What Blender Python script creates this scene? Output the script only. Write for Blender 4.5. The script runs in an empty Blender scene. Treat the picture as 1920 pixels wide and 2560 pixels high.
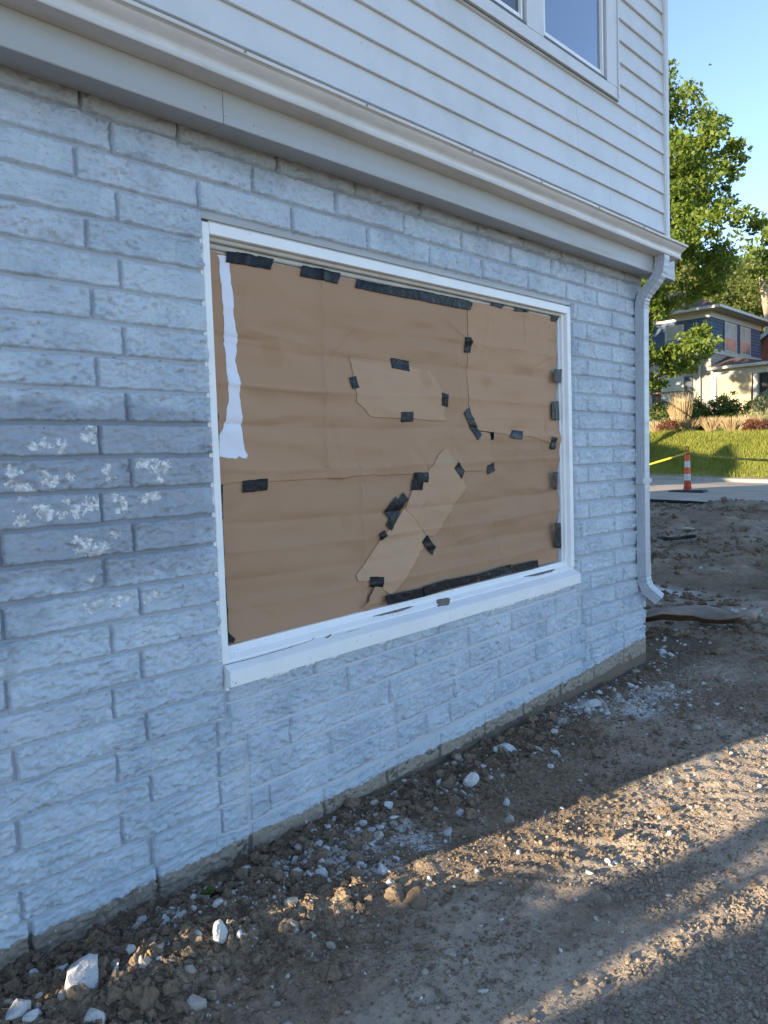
import bpy, bmesh, math, random
import numpy as np
from mathutils import Vector, Matrix, Euler
rng = np.random.default_rng(7); random.seed(7)
sc = bpy.context.scene
COL = sc.collection
# ------------------------------------------------------------------ camera
FPX = 1923.0
R = np.array([[0.692288673094686, -0.06875684192018278, 0.7183375876243439],
              [0.03263032677442655, 0.9974148738849288, 0.06402211436453695],
              [-0.7208825527638971, -0.02088219438360591, 0.6927425777865341]])
CAM = np.array([0.0, -2.242723, 1.37])
cd = bpy.data.cameras.new('camera'); cam = bpy.data.objects.new('camera', cd); COL.objects.link(cam)
def c2w(v): return Vector((v[0], v[2], -v[1]))
rx, uy, bz = c2w(R[:, 0]), -c2w(R[:, 1]), -c2w(R[:, 2])
M4 = Matrix(((rx.x, uy.x, bz.x, CAM[0]), (rx.y, uy.y, bz.y, CAM[1]), (rx.z, uy.z, bz.z, CAM[2]), (0, 0, 0, 1)))
cam.matrix_world = M4
cd.sensor_fit = 'HORIZONTAL'; cd.sensor_width = 36; cd.lens = 36 * FPX / 1920; cd.clip_start = .05; cd.clip_end = 2000
sc.camera = cam
sc.render.resolution_x = 768; sc.render.resolution_y = 1024
# ------------------------------------------------------------------ sky, sun, exposure
SUN_EL = math.radians(11); SUN_AZ = math.radians(14)      # light travels along (+cos, -sin)
to_sun = Vector((-math.cos(SUN_AZ) * math.cos(SUN_EL), math.sin(SUN_AZ) * math.cos(SUN_EL), math.sin(SUN_EL)))
w = bpy.data.worlds.new('World'); sc.world = w; w.use_nodes = True
nt = w.node_tree; nt.nodes.clear()
sky = nt.nodes.new('ShaderNodeTexSky'); sky.sky_type = 'NISHITA'; sky.sun_disc = False
sky.sun_elevation = SUN_EL; sky.sun_rotation = math.atan2(to_sun.x, to_sun.y)
sky.altitude = 4000; sky.air_density = .8; sky.dust_density = 0.0; sky.ozone_density = .6
bg = nt.nodes.new('ShaderNodeBackground'); bg.inputs[1].default_value = .15
wo = nt.nodes.new('ShaderNodeOutputWorld')
nt.links.new(sky.outputs[0], bg.inputs[0]); nt.links.new(bg.outputs[0], wo.inputs[0])
sl = bpy.data.lights.new('sun', 'SUN'); sl.energy = 4.0; sl.angle = math.radians(.53); sl.color = (1, .84, .61)
sun = bpy.data.objects.new('sun', sl); COL.objects.link(sun)
sun.rotation_euler = to_sun.to_track_quat('Z', 'Y').to_euler(); sun.location = (-20, 8, 12)
sc.view_settings.view_transform = 'Standard'; sc.view_settings.look = 'None'
sc.view_settings.exposure = 1.90; sc.view_settings.gamma = 1; sc.view_settings.use_curve_mapping = False
sc.render.engine = 'CYCLES'
# ------------------------------------------------------------------ measuring: a pixel of the photo to a point on a plane
def ray(x, y):
    d = R @ np.array([x - 960, y - 1280, FPX]); return np.array([d[0], d[2], -d[1]])
def onY(x, y, Y=0.):
    d = ray(x, y); return CAM + (Y - CAM[1]) / d[1] * d
def onX(x, y, X):
    d = ray(x, y); return CAM + (X - CAM[0]) / d[0] * d
def onZ(x, y, Z=0.):
    d = ray(x, y); return CAM + (Z - CAM[2]) / d[2] * d
def atd(x, y, D):
    d = ray(x, y); return CAM + d * D / math.hypot(d[0], d[1])
# ------------------------------------------------------------------ helpers
def tag(o, label=None, cat=None, group=None, kind=None):
    if label: o['label'] = label
    if cat: o['category'] = cat
    if group: o['group'] = group
    if kind: o['kind'] = kind
    return o
def link(o, parent=None):
    COL.objects.link(o)
    if parent is not None: o.parent = parent
    return o
def empty(name, loc=(0, 0, 0), parent=None):
    o = bpy.data.objects.new(name, None); o.location = loc; o.empty_display_size = .1
    return link(o, parent)
def mesh(name, V, F, mat=None, parent=None, smooth=False, attr=None, loc=None):
    me = bpy.data.meshes.new(name)
    V = np.asarray(V, dtype=np.float32)
    if isinstance(F, np.ndarray):
        n, k = F.shape
        me.vertices.add(len(V)); me.vertices.foreach_set('co', V.ravel())
        me.loops.add(n * k); me.loops.foreach_set('vertex_index', F.astype(np.int32).ravel())
        me.polygons.add(n); me.polygons.foreach_set('loop_start', np.arange(0, n * k, k, dtype=np.int32))
        me.update(calc_edges=True)
    else:
        me.from_pydata([tuple(map(float, v)) for v in V], [], F); me.update()
    me.validate()
    if smooth: me.polygons.foreach_set('use_smooth', np.ones(len(me.polygons), bool))
    if attr is not None:
        a = me.color_attributes.new('msk', 'FLOAT_COLOR', 'POINT')
        a.data.foreach_set('color', np.asarray(attr, dtype=np.float32).ravel())
    if mat: me.materials.append(mat)
    o = bpy.data.objects.new(name, me)
    if loc is not None: o.location = loc
    return link(o, parent)
def bobj(name, bm, mat, parent=None, smooth=False):
    me = bpy.data.meshes.new(name); bm.normal_update(); bm.to_mesh(me); bm.free()
    if smooth: me.polygons.foreach_set('use_smooth', np.ones(len(me.polygons), bool))
    if mat: me.materials.append(mat)
    return link(bpy.data.objects.new(name, me), parent)
def box(bm, x0, x1, y0, y1, z0, z1, bev=0.):
    M = Matrix.Translation(((x0 + x1) / 2, (y0 + y1) / 2, (z0 + z1) / 2)) @ Matrix.Diagonal((abs(x1 - x0), abs(y1 - y0), abs(z1 - z0), 1))
    r = bmesh.ops.create_cube(bm, size=1, matrix=M)
    if bev:
        ed = list({e for v in r['verts'] for e in v.link_edges})
        bmesh.ops.bevel(bm, geom=ed, offset=bev, segments=1, affect='EDGES')
def boxo(name, dims, mat, parent=None, bev=0.):
    bm = bmesh.new(); box(bm, *dims, bev=bev); return bobj(name, bm, mat, parent)
def extr(bm, prof, axis, a, b, segs=1, shift=None, cap=True):
    """closed profile swept along X ('X': prof=(y,z)) or Y ('Y': prof=(x,z)); shift(t)->dz"""
    rings = []
    for i in range(segs + 1):
        t = a + (b - a) * i / segs; dz = shift(t) if shift else 0
        rings.append([bm.verts.new((t, p[0], p[1] + dz) if axis == 'X' else (p[0], t, p[1] + dz)) for p in prof])
    n = len(prof)
    for i in range(segs):
        for j in range(n):
            bm.faces.new((rings[i][j], rings[i][(j + 1) % n], rings[i + 1][(j + 1) % n], rings[i + 1][j]))
    if cap:
        bm.faces.new(rings[0][::-1]); bm.faces.new(rings[-1])
    bmesh.ops.recalc_face_normals(bm, faces=bm.faces)
def tube(bm, pts, radii, n=8):
    pts = [Vector(p) for p in pts]; rings = []
    for i, p in enumerate(pts):
        d = (pts[min(i + 1, len(pts) - 1)] - pts[max(i - 1, 0)]).normalized()
        u = d.cross(Vector((0, 0, 1)));
        if u.length < .05: u = d.cross(Vector((1, 0, 0)))
        u.normalize(); v = d.cross(u)
        rings.append([bm.verts.new(p + (u * math.cos(a) + v * math.sin(a)) * radii[i]) for a in [2 * math.pi * k / n for k in range(n)]])
    for i in range(len(pts) - 1):
        for k in range(n):
            bm.faces.new((rings[i][k], rings[i][(k + 1) % n], rings[i + 1][(k + 1) % n], rings[i + 1][k]))
    bm.faces.new(rings[0][::-1]); bm.faces.new(rings[-1])
# numpy noise
def h2(ix, iy, s):
    n = (ix.astype(np.int64) * 374761393 + iy.astype(np.int64) * 668265263 + s * 2147483647 // 7) & 0x7fffffff
    n = ((n ^ (n >> 13)) * 1274126177) & 0x7fffffff
    n = ((n ^ (n >> 15)) * 97531) & 0x7fffffff
    return ((n ^ (n >> 11)) & 0xffffff) / 0xffffff
def vn(x, y, s=0):
    x = np.asarray(x, float); y = np.asarray(y, float)
    ix = np.floor(x); iy = np.floor(y); fx = x - ix; fy = y - iy
    fx = fx * fx * (3 - 2 * fx); fy = fy * fy * (3 - 2 * fy)
    a = h2(ix, iy, s); b = h2(ix + 1, iy, s); c = h2(ix, iy + 1, s); d = h2(ix + 1, iy + 1, s)
    return (a * (1 - fx) + b * fx) * (1 - fy) + (c * (1 - fx) + d * fx) * fy
def fbm(x, y, s=0, o=4, g=.5):
    t = 0; a = 1; n = 0
    for i in range(o):
        t = t + a * vn(x * 2 ** i + 17.3 * i, y * 2 ** i - 9.1 * i, s + i); n += a; a *= g
    return t / n
def ridge(x, y, s=0, o=3):
    t = 0; a = 1; n = 0
    for i in range(o):
        t = t + a * (1 - np.abs(2 * vn(x * 2 ** i + 5.3 * i, y * 2 ** i + 3.7 * i, s + i) - 1)); n += a; a *= .5
    return t / n
def cells(x, y, s=0, jit=.9, tilt=1.):
    """nearest feature point: value of a tilted random facet, distance and 2nd distance"""
    x = np.asarray(x, float); y = np.asarray(y, float)
    ix = np.floor(x); iy = np.floor(y); best = np.full(x.shape, 9.); sec = np.full(x.shape, 9.); val = np.zeros(x.shape)
    for dx in (-1, 0, 1):
        for dy in (-1, 0, 1):
            cx = ix + dx; cy = iy + dy
            px = cx + .5 + jit * (h2(cx, cy, s) - .5); py = cy + .5 + jit * (h2(cx, cy, s + 1) - .5)
            ux = x - px; uy_ = y - py; d = np.hypot(ux, uy_)
            f = (h2(cx, cy, s + 2) - .5) + tilt * ((h2(cx, cy, s + 3) - .5) * ux + (h2(cx, cy, s + 4) - .5) * uy_) * 2
            m = d < best
            sec = np.where(m, best, np.minimum(sec, d)); val = np.where(m, f, val); best = np.where(m, d, best)
    return val, best, sec
def sstep(a, b, x):
    t = np.clip((x - a) / (b - a), 0, 1); return t * t * (3 - 2 * t)
# ------------------------------------------------------------------ materials
class NB:
    def __init__(s, name):
        s.m = bpy.data.materials.new(name); s.m.use_nodes = True; s.t = s.m.node_tree; s.n = s.t.nodes
        s.b = s.n['Principled BSDF']; s.out = s.n['Material Output']; s._c = None
    def new(s, k, **kw):
        n = s.n.new(k)
        for a, v in kw.items(): setattr(n, a, v)
        return n
    def co(s, which='Object'):
        if s._c is None: s._c = s.new('ShaderNodeTexCoord')
        return s._c.outputs[which]
    def pos(s): return s.new('ShaderNodeNewGeometry').outputs['Position']
    def l(s, a, b): s.t.links.new(a, b)
    def mp(s, v, sc_=(1, 1, 1)):
        m = s.new('ShaderNodeMapping'); m.inputs['Scale'].default_value = sc_; s.l(v, m.inputs[0]); return m.outputs[0]
    def noise(s, scale, det=4, rough=.55, vec=None, dist=0):
        n = s.new('ShaderNodeTexNoise'); n.inputs['Scale'].default_value = scale; n.inputs['Detail'].default_value = det
        n.inputs['Roughness'].default_value = rough; n.inputs['Distortion'].default_value = dist
        if vec is not None: s.l(vec, n.inputs['Vector'])
        return n.outputs[0]
    def voro(s, scale, feat='F1', vec=None, out='Distance'):
        n = s.new('ShaderNodeTexVoronoi', feature=feat); n.inputs['Scale'].default_value = scale
        if vec is not None: s.l(vec, n.inputs['Vector'])
        return n.outputs[out]
    def ramp(s, f, a, b, ca=(0, 0, 0), cb=(1, 1, 1)):
        r = s.new('ShaderNodeValToRGB'); r.color_ramp.elements[0].position = a; r.color_ramp.elements[1].position = b
        r.color_ramp.elements[0].color = (*ca, 1); r.color_ramp.elements[1].color = (*cb, 1); s.l(f, r.inputs[0]); return r.outputs[0]
    def mix(s, f, a, b, bt='MIX'):
        m = s.new('ShaderNodeMix', data_type='RGBA', blend_type=bt)
        for v, i in ((f, 0), (a, 6), (b, 7)):
            if isinstance(v, (int, float)): m.inputs[i].default_value = v
            elif isinstance(v, tuple): m.inputs[i].default_value = (*v, 1)
            else: s.l(v, m.inputs[i])
        return m.outputs[2]
    def math(s, op, a, b=None, c=None):
        m = s.new('ShaderNodeMath', operation=op)
        for i, v in enumerate((a, b, c)):
            if v is None: continue
            if isinstance(v, (int, float)): m.inputs[i].default_value = v
            else: s.l(v, m.inputs[i])
        return m.outputs[0]
    def attr(s, name='msk'):
        a = s.new('ShaderNodeAttribute'); a.attribute_name = name
        p = s.new('ShaderNodeSeparateColor'); s.l(a.outputs['Color'], p.inputs[0])
        return p.outputs[0], p.outputs[1], p.outputs[2], a.outputs['Alpha']
    def bump(s, h, strength, dist, prev=None):
        b = s.new('ShaderNodeBump'); b.inputs['Strength'].default_value = strength; b.inputs['Distance'].default_value = dist
        s.l(h, b.inputs['Height'])
        if prev is not None: s.l(prev, b.inputs['Normal'])
        return b.outputs[0]
    def fin(s, col=None, rough=.6, nrm=None, spec=None, metal=0):
        if col is not None:
            if isinstance(col, tuple): s.b.inputs['Base Color'].default_value = (*col, 1)
            else: s.l(col, s.b.inputs['Base Color'])
        if isinstance(rough, (int, float)): s.b.inputs['Roughness'].default_value = rough
        else: s.l(rough, s.b.inputs['Roughness'])
        if nrm is not None: s.l(nrm, s.b.inputs['Normal'])
        if spec is not None: s.b.inputs['Specular IOR Level'].default_value = spec
        s.b.inputs['Metallic'].default_value = metal
        return s.m
def simple(name, c, rough=.6, var=.15, scale=8, bump=.0, bscale=60, spec=None, metal=0, c2=None):
    n = NB(name); p = n.pos()
    c2 = c2 or tuple(v * (1 - var) for v in c)
    col = n.mix(n.ramp(n.noise(scale, 5, .6, p), .35, .65), c, c2)
    nr = n.bump(n.noise(bscale, 5, .6, p), bump, .004) if bump else None
    return n.fin(col, rough, nr, spec, metal)
# painted split-face block. mask: R older darker paint, G flaking, B bare stone at the foot, A grime
def mat_block():
    n = NB('painted_block'); p = n.pos(); d, f, b, g = n.attr()
    oi = n.new('ShaderNodeObjectInfo').outputs['Random']
    base = n.mix(n.ramp(n.noise(4.5, 5, .65, p), .36, .64), (.385, .455, .52), (.55, .615, .665))
    base = n.mix(n.math('MULTIPLY', oi, .35), base, (.50, .53, .59))
    # thin roller coverage: the older darker grey paint shows in speckles
    sp = n.ramp(n.noise(70, 5, .7, n.mp(p, (.7, 1, 1.5))), .55, .66)
    base = n.mix(n.math('MULTIPLY', sp, .6), base, (.30, .325, .37))
    dk = n.ramp(n.math('ADD', d, n.math('MULTIPLY', n.math('SUBTRACT', n.noise(7, 7, .7, p), .5), 1.5)), .40, .62)
    base = n.mix(dk, base, n.mix(n.noise(20, 4, .6, p), (.28, .315, .36), (.38, .42, .465)))
    fl = n.math('ADD', f, n.math('MULTIPLY', n.math('SUBTRACT', n.noise(48, 7, .75, p), .5), 2.3))
    flm = n.ramp(fl, .60, .63)
    base = n.mix(flm, base, n.mix(n.ramp(n.noise(60, 3, .5, p), .42, .58), (.80, .80, .79), (.52, .51, .48)))
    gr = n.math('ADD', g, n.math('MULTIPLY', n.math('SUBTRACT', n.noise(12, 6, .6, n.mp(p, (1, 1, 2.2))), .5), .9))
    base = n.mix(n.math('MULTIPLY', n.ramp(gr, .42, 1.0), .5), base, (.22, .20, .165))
    nk = n.ramp(n.noise(110, 2, .5, p), .735, .75)
    base = n.mix(nk, base, (.16, .15, .15))
    bb = n.ramp(n.math('ADD', b, n.math('MULTIPLY', n.math('SUBTRACT', n.noise(26, 6, .7, p), .5), .8)), .49, .53)
    stone = n.mix(n.noise(45, 5, .65, p), (.20, .16, .12), (.42, .35, .27))
    stone = n.mix(n.ramp(n.noise(70, 3, .6, p), .64, .68), stone, (.55, .54, .52))
    base = n.mix(bb, base, stone)
    chip = n.voro(48, 'SMOOTH_F1', n.mp(p, (.62, .8, 1.35)))
    nr = n.bump(chip, .55, .008)
    nr = n.bump(n.noise(85, 7, .68, n.mp(p, (.7, 1, 1.3))), .8, .006, nr)
    nr = n.bump(n.noise(260, 3, .6, p), .4, .0015, nr)
    nr = n.bump(flm, .5, -.0015, nr)
    return n.fin(base, n.math('SUBTRACT', .62, n.math('MULTIPLY', dk, .1)), nr, .35)
M = {}
M['block'] = mat_block()
def mat_mortar():
    n = NB('painted_mortar'); p = n.pos(); d, f, b, g = n.attr()
    base = n.mix(n.noise(6, 4, .6, p), (.36, .39, .44), (.47, .50, .55))
    base = n.mix(n.ramp(n.noise(30, 4, .6, p), .6, .66), base, (.27, .30, .35))
    base = n.mix(n.ramp(d, .3, .6), base, (.25, .275, .32))
    base = n.mix(f, base, (.57, .59, .625))
    base = n.mix(n.ramp(b, .4, .6), base, (.13, .11, .09))
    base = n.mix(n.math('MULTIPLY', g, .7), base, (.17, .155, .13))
    return n.fin(base, .75, n.bump(n.noise(120, 5, .6, p), .6, .003), .25)
M['mortar'] = mat_mortar()
def mat_white(name, c, dirt=(.42, .40, .36), amt=.3, rough=.45, sc_=6):
    n = NB(name); p = n.pos()
    col = n.mix(n.math('MULTIPLY', n.ramp(n.noise(sc_, 6, .6, p), .45, .8), amt), c, dirt)
    col = n.mix(n.ramp(n.noise(90, 2, .5, p), .73, .76), col, tuple(v * .6 for v in dirt))
    nr = n.bump(n.noise(60, 4, .5, n.mp(p, (.25, 1, 1))), .25, .0015)
    return n.fin(col, rough, nr, .45)
M['white'] = mat_white('white_gloss_paint', (.83, .82, .80), amt=.18)
M['beige'] = mat_white('weathered_cream_paint', (.50, .47, .41), (.30, .26, .2), .5, .6, 14)
def mat_metal_paint(name, c, streak=.5):
    n = NB(name); p = n.pos()
    s1 = n.ramp(n.noise(9, 6, .65, n.mp(p, (.25, 1, 3.5))), .42, .78)
    s2 = n.ramp(n.noise(5, 5, .6, n.mp(p, (2.5, 1, .35))), .5, .85)
    col = n.mix(n.math('MULTIPLY', s1, streak), c, (.36, .33, .28))
    col = n.mix(n.math('MULTIPLY', s2, streak * .55), col, (.34, .37, .36))
    nr = n.bump(n.noise(45, 3, .5, n.mp(p, (.12, 1, 1))), .12, .002)
    return n.fin(col, n.math('ADD', .36, n.math('MULTIPLY', s1, .25)), nr, .5)
M['gutter'] = mat_metal_paint('gutter_enamel', (.64, .62, .595), .5)
M['fascia'] = mat_metal_paint('fascia_enamel', (.38, .38, .37), .8)
M['spout'] = mat_metal_paint('downspout_enamel', (.46, .485, .52), .45)
def mat_siding():
    n = NB('siding_enamel'); p = n.pos()
    oi = n.new('ShaderNodeObjectInfo').outputs['Random']
    c = n.mix(n.math('MULTIPLY', oi, .5), (.64, .635, .625), (.58, .58, .575))
    m1 = n.ramp(n.noise(3.2, 6, .7, p), .5, .78)
    c = n.mix(n.math('MULTIPLY', m1, .6), c, (.45, .47, .44))
    m2 = n.ramp(n.noise(2.1, 4, .6, n.mp(p, (1, 1, .5))), .55, .75)
    c = n.mix(n.math('MULTIPLY', m2, .4), c, (.47, .47, .38))
    c = n.mix(n.ramp(n.noise(75, 2, .5, p), .74, .77), c, (.25, .25, .24))
    nr = n.bump(n.noise(40, 3, .5, n.mp(p, (.1, 1, 1))), .1, .002)
    return n.fin(c, .42, nr, .45)
M['siding'] = mat_siding()
M['gap'] = simple('shadow_gap_black', (.012, .011, .01), .9)
M['caulk'] = simple('old_caulk', (.22, .19, .14), .8, .4, 40, .5, 120)
M['dkmetal'] = simple('dark_bronze_metal', (.12, .10, .085), .45, .3, 30)
M['galv'] = simple('galvanised_screw', (.3, .3, .3), .4, .3, 200, metal=.6)
M['wood'] = simple('bare_weathered_wood', (.24, .20, .16), .85, .45, 70, .7, 180)
def mat_paper(name='kraft_paper', c1=(.335, .202, .122), c2=(.415, .262, .162)):
    n = NB(name); p = n.pos()
    oi = n.new('ShaderNodeObjectInfo').outputs['Random']
    c = n.mix(n.noise(2.2, 3, .5, p), c1, c2)
    c = n.mix(n.math('MULTIPLY', oi, .75), c, tuple(v * 1.22 for v in c2))
    c = n.mix(n.math('MULTIPLY', n.noise(160, 4, .7, n.mp(p, (1, 1, .4))), .22), c, (.30, .15, .07))
    st = n.ramp(n.noise(3.1, 1, .3, p), .72, .735)
    c = n.mix(n.math('MULTIPLY', st, .25), c, (.32, .17, .075))
    nr = n.bump(n.noise(2.4, 1, .4, n.mp(p, (1, 1, 3.0)), .3), .7, .06)
    nr = n.bump(n.noise(13, 2, .4, n.mp(p, (1, 1, 1.8))), .22, .010, nr)
    nr = n.bump(n.noise(220, 3, .6, p), .15, .0008, nr)
    return n.fin(c, .78, nr, .12)
M['paper'] = mat_paper(); M['paper2'] = mat_paper('kraft_paper_patch', (.43, .275, .172), (.50, .33, .21))
M['wpaper'] = simple('white_paper', (.74, .74, .80), .6, .06, 6, .2, 30)
def mat_tape():
    n = NB('black_tape'); p = n.pos()
    nr = n.bump(n.noise(38, 4, .6, p, 1.2), .55, .006)
    nr = n.bump(n.noise(120, 2, .5, n.mp(p, (.3, 1, 1))), .25, .001, nr)
    return n.fin(n.mix(n.noise(20, 3, .5, p), (.005, .0055, .007), (.012, .013, .016)), .34, nr, .17)
M['tape'] = mat_tape()
def mat_dirt():
    n = NB('bare_soil'); p = n.pos(); d, f, b, g = n.attr()   # R dry/compacted, G white dust, B damp/dark, A far
    c = n.mix(n.ramp(n.noise(5, 7, .65, p), .32, .68), (.185, .131, .086), (.345, .255, .172))
    c = n.mix(n.ramp(n.noise(55, 5, .7, p), .45, .75), c, (.42, .325, .225))
    dry = n.ramp(n.math('ADD', d, n.math('MULTIPLY', n.math('SUBTRACT', n.noise(7, 6, .65, p), .5), .9)), .4, .8)
    c = n.mix(n.math('MULTIPLY', dry, .85), c, n.mix(n.noise(30, 5, .6, p), (.46, .365, .27), (.56, .455, .35)))
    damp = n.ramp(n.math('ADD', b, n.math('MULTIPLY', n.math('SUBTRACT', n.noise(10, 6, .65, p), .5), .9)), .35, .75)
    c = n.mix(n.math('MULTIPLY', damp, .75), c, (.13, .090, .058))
    du = n.ramp(n.math('ADD', f, n.math('MULTIPLY', n.math('SUBTRACT', n.noise(24, 7, .75, p), .5), 1.3)), .52, .8)
    c = n.mix(n.math('MULTIPLY', du, .8), c, (.66, .64, .60))
    dots = n.ramp(n.voro(75, 'F1', p), .10, .13, (1, 1, 1), (0, 0, 0))
    dots = n.math('MULTIPLY', dots, n.ramp(n.noise(18, 3, .6, p), .56, .6))
    c = n.mix(n.math('MULTIPLY', dots, .8), c, (.40, .37, .33))
    cr = n.voro(9, 'DISTANCE_TO_EDGE', n.mp(p, (1, 1, 1)))
    wv = n.new('ShaderNodeVectorMath', operation='ADD'); nn = n.new('ShaderNodeTexNoise'); nn.inputs['Scale'].default_value = 6
    n.l(p, nn.inputs['Vector']); sc2 = n.new('ShaderNodeVectorMath', operation='SCALE'); n.l(nn.outputs['Color'], sc2.inputs[0]); sc2.inputs['Scale'].default_value = .35
    n.l(p, wv.inputs[0]); n.l(sc2.outputs[0], wv.inputs[1])
    cr = n.ramp(n.voro(7, 'DISTANCE_TO_EDGE', wv.outputs[0]), .0, .013)
    crm = n.math('MAXIMUM', cr, n.ramp(n.noise(2.6, 3, .5, p), .5, .56, (1, 1, 1), (0, 0, 0)))
    c = n.mix(n.math('MULTIPLY', n.math('SUBTRACT', 1, crm), .35), c, (.05, .04, .03))
    nr = n.bump(n.noise(38, 8, .68, p), .9, .016)
    nr = n.bump(n.math('ADD', n.voro(90, 'F1', p), n.math('MULTIPLY', n.noise(200, 4, .7, p), .6)), .7, .004, nr)
    nr = n.bump(crm, .8, .006, nr)
    return n.fin(c, .95, nr, .15)
M['dirt'] = mat_dirt()
def mat_stone(name, a, b, hl=(.5, .5, .5), bs=60):
    n = NB(name); p = n.co('Object'); oi = n.new('ShaderNodeObjectInfo').outputs['Random']
    c = n.mix(n.noise(3, 5, .65, n.mp(p)), a, b)
    c = n.mix(n.math('MULTIPLY', oi, .6), c, tuple((x + y) * .36 for x, y in zip(a, b)))
    ps = n.pos()
    c = n.mix(n.math('MULTIPLY', n.ramp(n.noise(80, 4, .65, ps), .52, .72), .45), c, (.15, .115, .08))
    nr = n.bump(n.noise(bs, 6, .65, ps), .8, .006)
    return n.fin(c, .9, nr, .2)
M['clod'] = mat_stone('soil_clod', (.15, .107, .070), (.29, .212, .143))
M['pebble'] = mat_stone('mixed_pebble', (.20, .155, .11), (.42, .34, .255))
M['plaster'] = mat_stone('white_rubble', (.46, .45, .43), (.68, .67, .65))
M['greyrock'] = mat_stone('grey_brown_rock', (.32, .28, .23), (.50, .44, .37))
M['footing'] = mat_stone('soil_stained_footing', (.13, .10, .073), (.23, .18, .132))
M['asphalt'] = simple('worn_asphalt', (.36, .295, .225), .9, .25, 1.4, .6, 90, c2=(.46, .38, .295))
M['asphedge'] = simple('broken_asphalt_edge', (.02, .02, .02), .9)
M['kerb'] = simple('worn_concrete_kerb', (.36, .33, .28), .85, .3, 5, .4, 60)
def mat_leaf(name, a, b, tr=.35):
    n = NB(name); p = n.pos()
    oi = n.attr()[0]
    c = n.mix(oi, a, b); c = n.mix(n.noise(.9, 3, .5, p), c, tuple(v * .75 for v in a))
    n.b.inputs['Roughness'].default_value = .5; n.l(c, n.b.inputs['Base Color']); n.b.inputs['Specular IOR Level'].default_value = .25
    t = n.new('ShaderNodeBsdfTranslucent'); n.l(n.mix(.5, c, (.20, .24, .02)), t.inputs[0])
    m = n.new('ShaderNodeMixShader'); m.inputs[0].default_value = tr
    n.l(n.b.outputs[0], m.inputs[1]); n.l(t.outputs[0], m.inputs[2]); n.l(m.outputs[0], n.out.inputs[0])
    return n.m
M['leafA'] = mat_leaf('sweetgum_leaves', (.10, .155, .02), (.29, .34, .06), .4)
M['leafB'] = mat_leaf('yellow_green_leaves', (.10, .13, .03), (.20, .21, .06), .45)
M['leafC'] = mat_leaf('shrub_leaves', (.07, .12, .025), (.20, .24, .06), .3)
M['leafR'] = mat_leaf('barberry_leaves', (.16, .05, .035), (.30, .12, .07), .3)
M['leafV'] = mat_leaf('variegated_leaves', (.34, .36, .16), (.50, .48, .28), .3)
M['straw'] = mat_leaf('dry_straw', (.42, .30, .16), (.62, .48, .29), .3)
M['grass'] = mat_leaf('lawn_blades', (.24, .27, .04), (.52, .50, .12), .4)
M['bark'] = simple('pale_bark', (.19, .15, .11), .9, .4, 12, .8, 40)
M['barkpale'] = simple('sunlit_pale_bark', (.36, .28, .20), .9, .3, 5, .5, 20)  # lighter tan bark for the trees beyond the houses
def mat_lawn():
    n = NB('lawn_ground'); p = n.pos(); d, f, b, g = n.attr()
    c = n.mix(n.ramp(n.noise(1.6, 6, .65, p), .35, .7), (.14, .16, .03), (.26, .25, .06))
    c = n.mix(n.ramp(n.math('ADD', d, n.math('MULTIPLY', n.math('SUBTRACT', n.noise(3, 6, .65, p), .5), 1.1)), .35, .7), c, (.36, .28, .17))
    return n.fin(c, .95, n.bump(n.noise(14, 6, .7, p), .8, .05), .1)
M['lawn'] = mat_lawn()
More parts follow.
